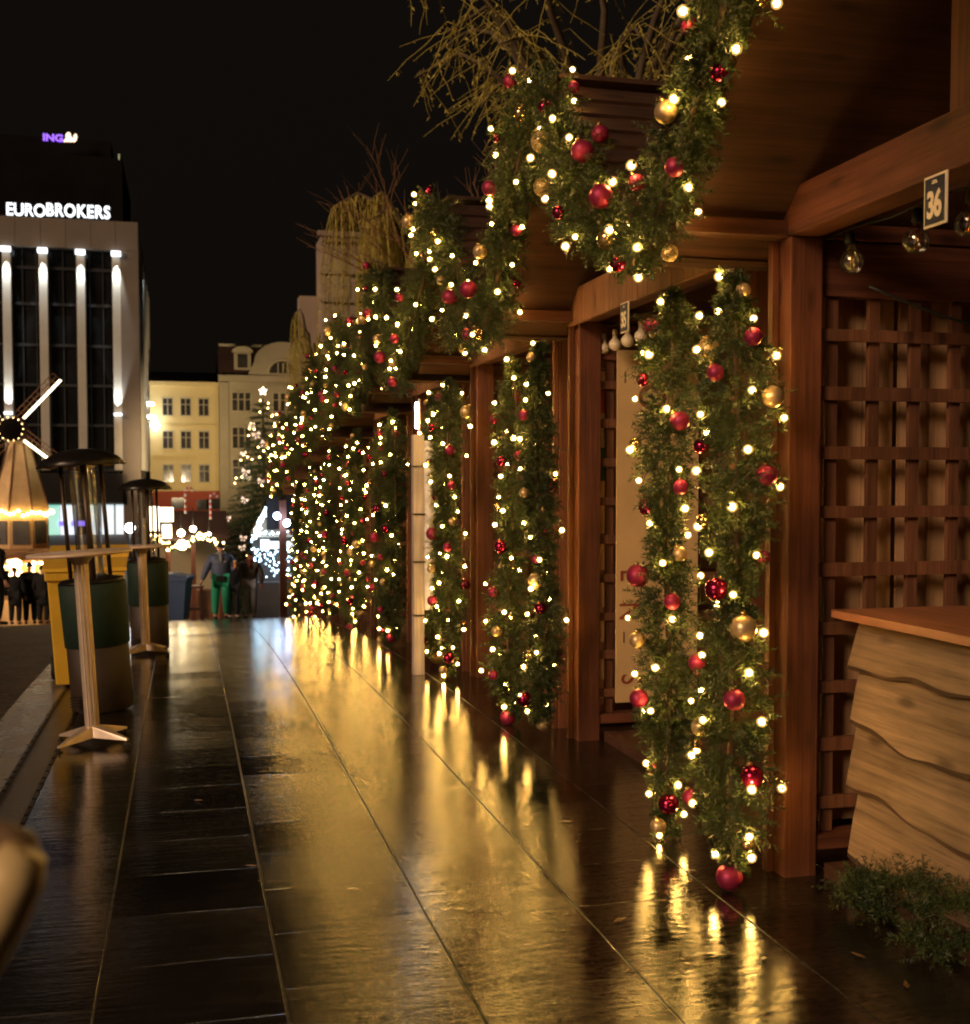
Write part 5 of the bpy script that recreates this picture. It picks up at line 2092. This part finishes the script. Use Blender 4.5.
# ------------------------------------------------------------------ trees behind the stalls
def willow(x, y, h, rad, nlimb, nstr, seed, lab, drop=2.6, yb=None, dirs=None, leafy=1.0, side=0.55):
    rg = random.Random(seed)
    t = thing('willow_tree', lab, 'tree', (x, y, G(y)), 0, 'willow trees behind the stalls')
    mb = MB()
    mb.tube([(0, 0, -.2), (.05, .02, h * .25), (-.03, .05, h * .5), (.02, 0, h * .62)], [.24, .19, .15, .12], 10)
    limbs = []
    for i in range(nlimb):
        a = dirs[i % len(dirs)] + rg.uniform(-.35, .35) if dirs else 2 * pi * (i + rg.uniform(-.3, .3)) / nlimb
        R_ = rad * rg.uniform(.55, 1.05)
        top = h * rg.uniform(.86, 1.0)
        P = []
        for s in lin(0, 1, 9):
            P.append(V((cos(a) * R_ * s, sin(a) * R_ * s, h * .55 + (top - h * .55) * sin(min(1, s * 1.25) * pi / 2) - 0.30 * max(0, s - .7) * h * .5)))
        P = [p + V((rg.uniform(-.05, .05), rg.uniform(-.05, .05), rg.uniform(-.05, .05))) for p in P]
        mb.tube(P, lin(.085, .012, 9), 6)
        limbs.append(P)
    mb.build('trunk', M['bark'], t)
    fb = MB()
    for i in range(nstr):
        P = limbs[rg.randrange(nlimb)]
        s = rg.uniform(.3, 1.0) * 7.99
        k = int(s)
        b = P[k].lerp(P[k + 1], s - k)
        a = rg.uniform(0, 2 * pi)
        o = V((cos(a), sin(a), 0)) * rg.uniform(.1, side)
        D = drop * rg.uniform(.45, 1.1)
        pts = []
        wob = .012 if side > 1 else .02
        for q in lin(0, 1, 8):
            pts.append(b + o * ((1 - (1 - q) ** 2) if side < 1 else q) + V((0, 0, .22 * sin(min(q * 3, 1) * pi) * .6 - D * q * q * .55 - D * .45 * q)) + V((rg.uniform(-wob, wob), rg.uniform(-wob, wob), 0)))
        fb.tube(pts, lin(.008, .004, 8) if side > 1 else lin(.011, .006, 8), 3, cap=False)
        for j in range(int(leafy * 26 * D / 2.6)):
            q = rg.uniform(.15, 1) * 6.99
            kk = int(q)
            p = pts[kk].lerp(pts[kk + 1], q - kk)
            d = V((rg.uniform(-1, 1), rg.uniform(-1, 1), rg.uniform(-1.6, .2))).normalized() * rg.uniform(.05, .10)
            sd = d.cross(V((rg.uniform(-1, 1), rg.uniform(-1, 1), 1))).normalized() * .013
            fb.add([p, p + d * .5 + sd, p + d, p + d * .5 - sd], [(0, 1, 2, 3)])
    fb.build('crown', M['willow'], t)
    return t


willow(5.85, 28.5, 10.2, 2.3, 17, 1300, 21, 'weeping willow with long pale strands hanging in front of the grey tower', 4.6)
willow(4.95, 45.0, 11.3, 1.7, 11, 300, 33, 'smaller weeping willow farthest away, near the cream house', 4.6)
willow(6.2, 17.5, 9.7, 3.4, 22, 520, 47, 'large willow spreading thin leafy branches over the second stall roof', 0.75, leafy=1.6, side=1.3)


def bare_tree(x, y, h, seed, lab):
    rg = random.Random(seed)
    t = thing('bare_tree', lab, 'tree', (x, y, G(y)))
    tr, tw_ = MB(), MB()
    tr.tube([(0, 0, -.2), (0.05, 0, h * .35), (0, .05, h * .5)], [.12, .09, .07], 8)

    def grow(p, d, L, r, lev):
        q = p + d * L * .5 + V((rg.uniform(-.06, .06), rg.uniform(-.06, .06), 0)) * L
        e = p + d * L
        (tr if lev < 2 else tw_).tube([p, q, e], [r, r * .8, r * .55], 5 if lev < 2 else 3, cap=False)
        if lev >= 5: return
        for k in range(3):
            nd = (d + V((rg.uniform(-.75, .75), rg.uniform(-.75, .75), rg.uniform(-.25, .5)))).normalized()
            grow(p.lerp(e, rg.uniform(.55, 1)), nd, L * rg.uniform(.62, .8), r * .55, lev + 1)
    for k in range(4):
        a = 2 * pi * k / 4 + rg.uniform(-.4, .4)
        grow(V((0, .03, h * (.42 + .02 * k))), V((cos(a) * .55, sin(a) * .55, 1)).normalized(), h * .2, .05, 1)
    tr.build('trunk', M['bark'], t)
    tw_.build('crown', M['twig'], t)


bare_tree(5.3, 22.0, 9.6, 8, 'bare reddish twiggy tree rising behind the third stall')

# a few fallen leaves on the wet slabs
for i, (x, y) in enumerate([(0.62, 4.62), (1.52, 4.05), (0.25, 5.0), (1.86, 3.6), (2.15, 4.5), (0.05, 6.1), (1.72, 5.3), (2.18, 3.55), (2.2, 3.3)]):
    mb = MB()
    a = rnd.uniform(0, 6)
    L_ = rnd.uniform(.02, .035)
    m4 = Matrix.Translation((x, y, G(y) + .005)) @ Matrix.Rotation(a, 4, 'Z')
    vs = [m4 @ V(p) for p in [(-L_, 0, 0), (-L_ * .2, L_ * .4, .003), (L_, 0, .006), (-L_ * .2, -L_ * .4, .002)]]
    mb.add(vs, [(0, 1, 2), (0, 2, 3)])
    o = mb.build('fallen_leaf', M['leaf_litter'])
    tag(o, 'small brown leaf stuck to the wet slabs of the walkway', 'leaf', 'fallen leaves on the slabs')

# ------------------------------------------------------------------ world, sun, camera
w = bpy.data.worlds.new('World')
S.world = w
w.use_nodes = True
nt = w.node_tree
bg = nt.nodes['Background']
sky = nt.nodes.new('ShaderNodeTexSky')
sky.sky_type = 'NISHITA'
sky.sun_disc = False
SUN_EL, SUN_AZ = R(22), R(-35)
sky.sun_elevation = R(-4)
# night sky: the dim brownish glow of a city, plus a trace of the sky model
mixn = N(nt, 'ShaderNodeMix', data_type='RGBA', i_0=0.02)
mixn.inputs[6].default_value = (0.0034, 0.0025, 0.0018, 1)
nt.links.new(sky.outputs[0], mixn.inputs[7])
nt.links.new(mixn.outputs[2], bg.inputs['Color'])
bg.inputs['Strength'].default_value = 1.0

sun = bpy.data.lights.new('ambient_sun', 'SUN')
sun.energy = 1.5
sun.angle = R(18)
sun.color = (1.0, 0.66, 0.42)
so = bpy.data.objects.new('ambient_sun', sun)
COL.objects.link(so)
# light comes from behind the camera and to the left
src = V((-0.80, -0.60, math.tan(SUN_EL)))
so.rotation_euler = (-src).to_track_quat('-Z', 'Y').to_euler()
sky.sun_rotation = math.atan2(src.x, src.y)

cam = bpy.data.cameras.new('Camera')
co = bpy.data.objects.new('Camera', cam)
COL.objects.link(co)
S.camera = co
co.location = (0, 0, CAM_H)
fw = V((sin(TH) * cos(PH), cos(TH) * cos(PH), -sin(PH)))
co.rotation_euler = fw.to_track_quat('-Z', 'Y').to_euler()
cam.sensor_fit = 'VERTICAL'
cam.sensor_height = 36.0
cam.lens = 36.0 * FPX / 1024
cam.shift_x = (485.0 - CX) / 1024
cam.shift_y = (CY - 512.0) / 1024
cam.clip_start = 0.05
cam.clip_end = 600
cam.dof.use_dof = True
cam.dof.focus_distance = 5.6
cam.dof.aperture_fstop = 4.4

S.render.engine = 'CYCLES'
cy = S.cycles
cy.use_denoising = True
cy.use_adaptive_sampling = False
cy.filter_width = 1.9
cy.max_bounces = 6
cy.diffuse_bounces = 3
cy.glossy_bounces = 4
cy.transparent_max_bounces = 12
cy.sample_clamp_indirect = 20.0
cy.caustics_reflective = False
cy.caustics_refractive = False
S.view_settings.view_transform = 'Standard'
S.view_settings.look = 'None'
S.view_settings.exposure = 0.4
S.view_settings.gamma = 1
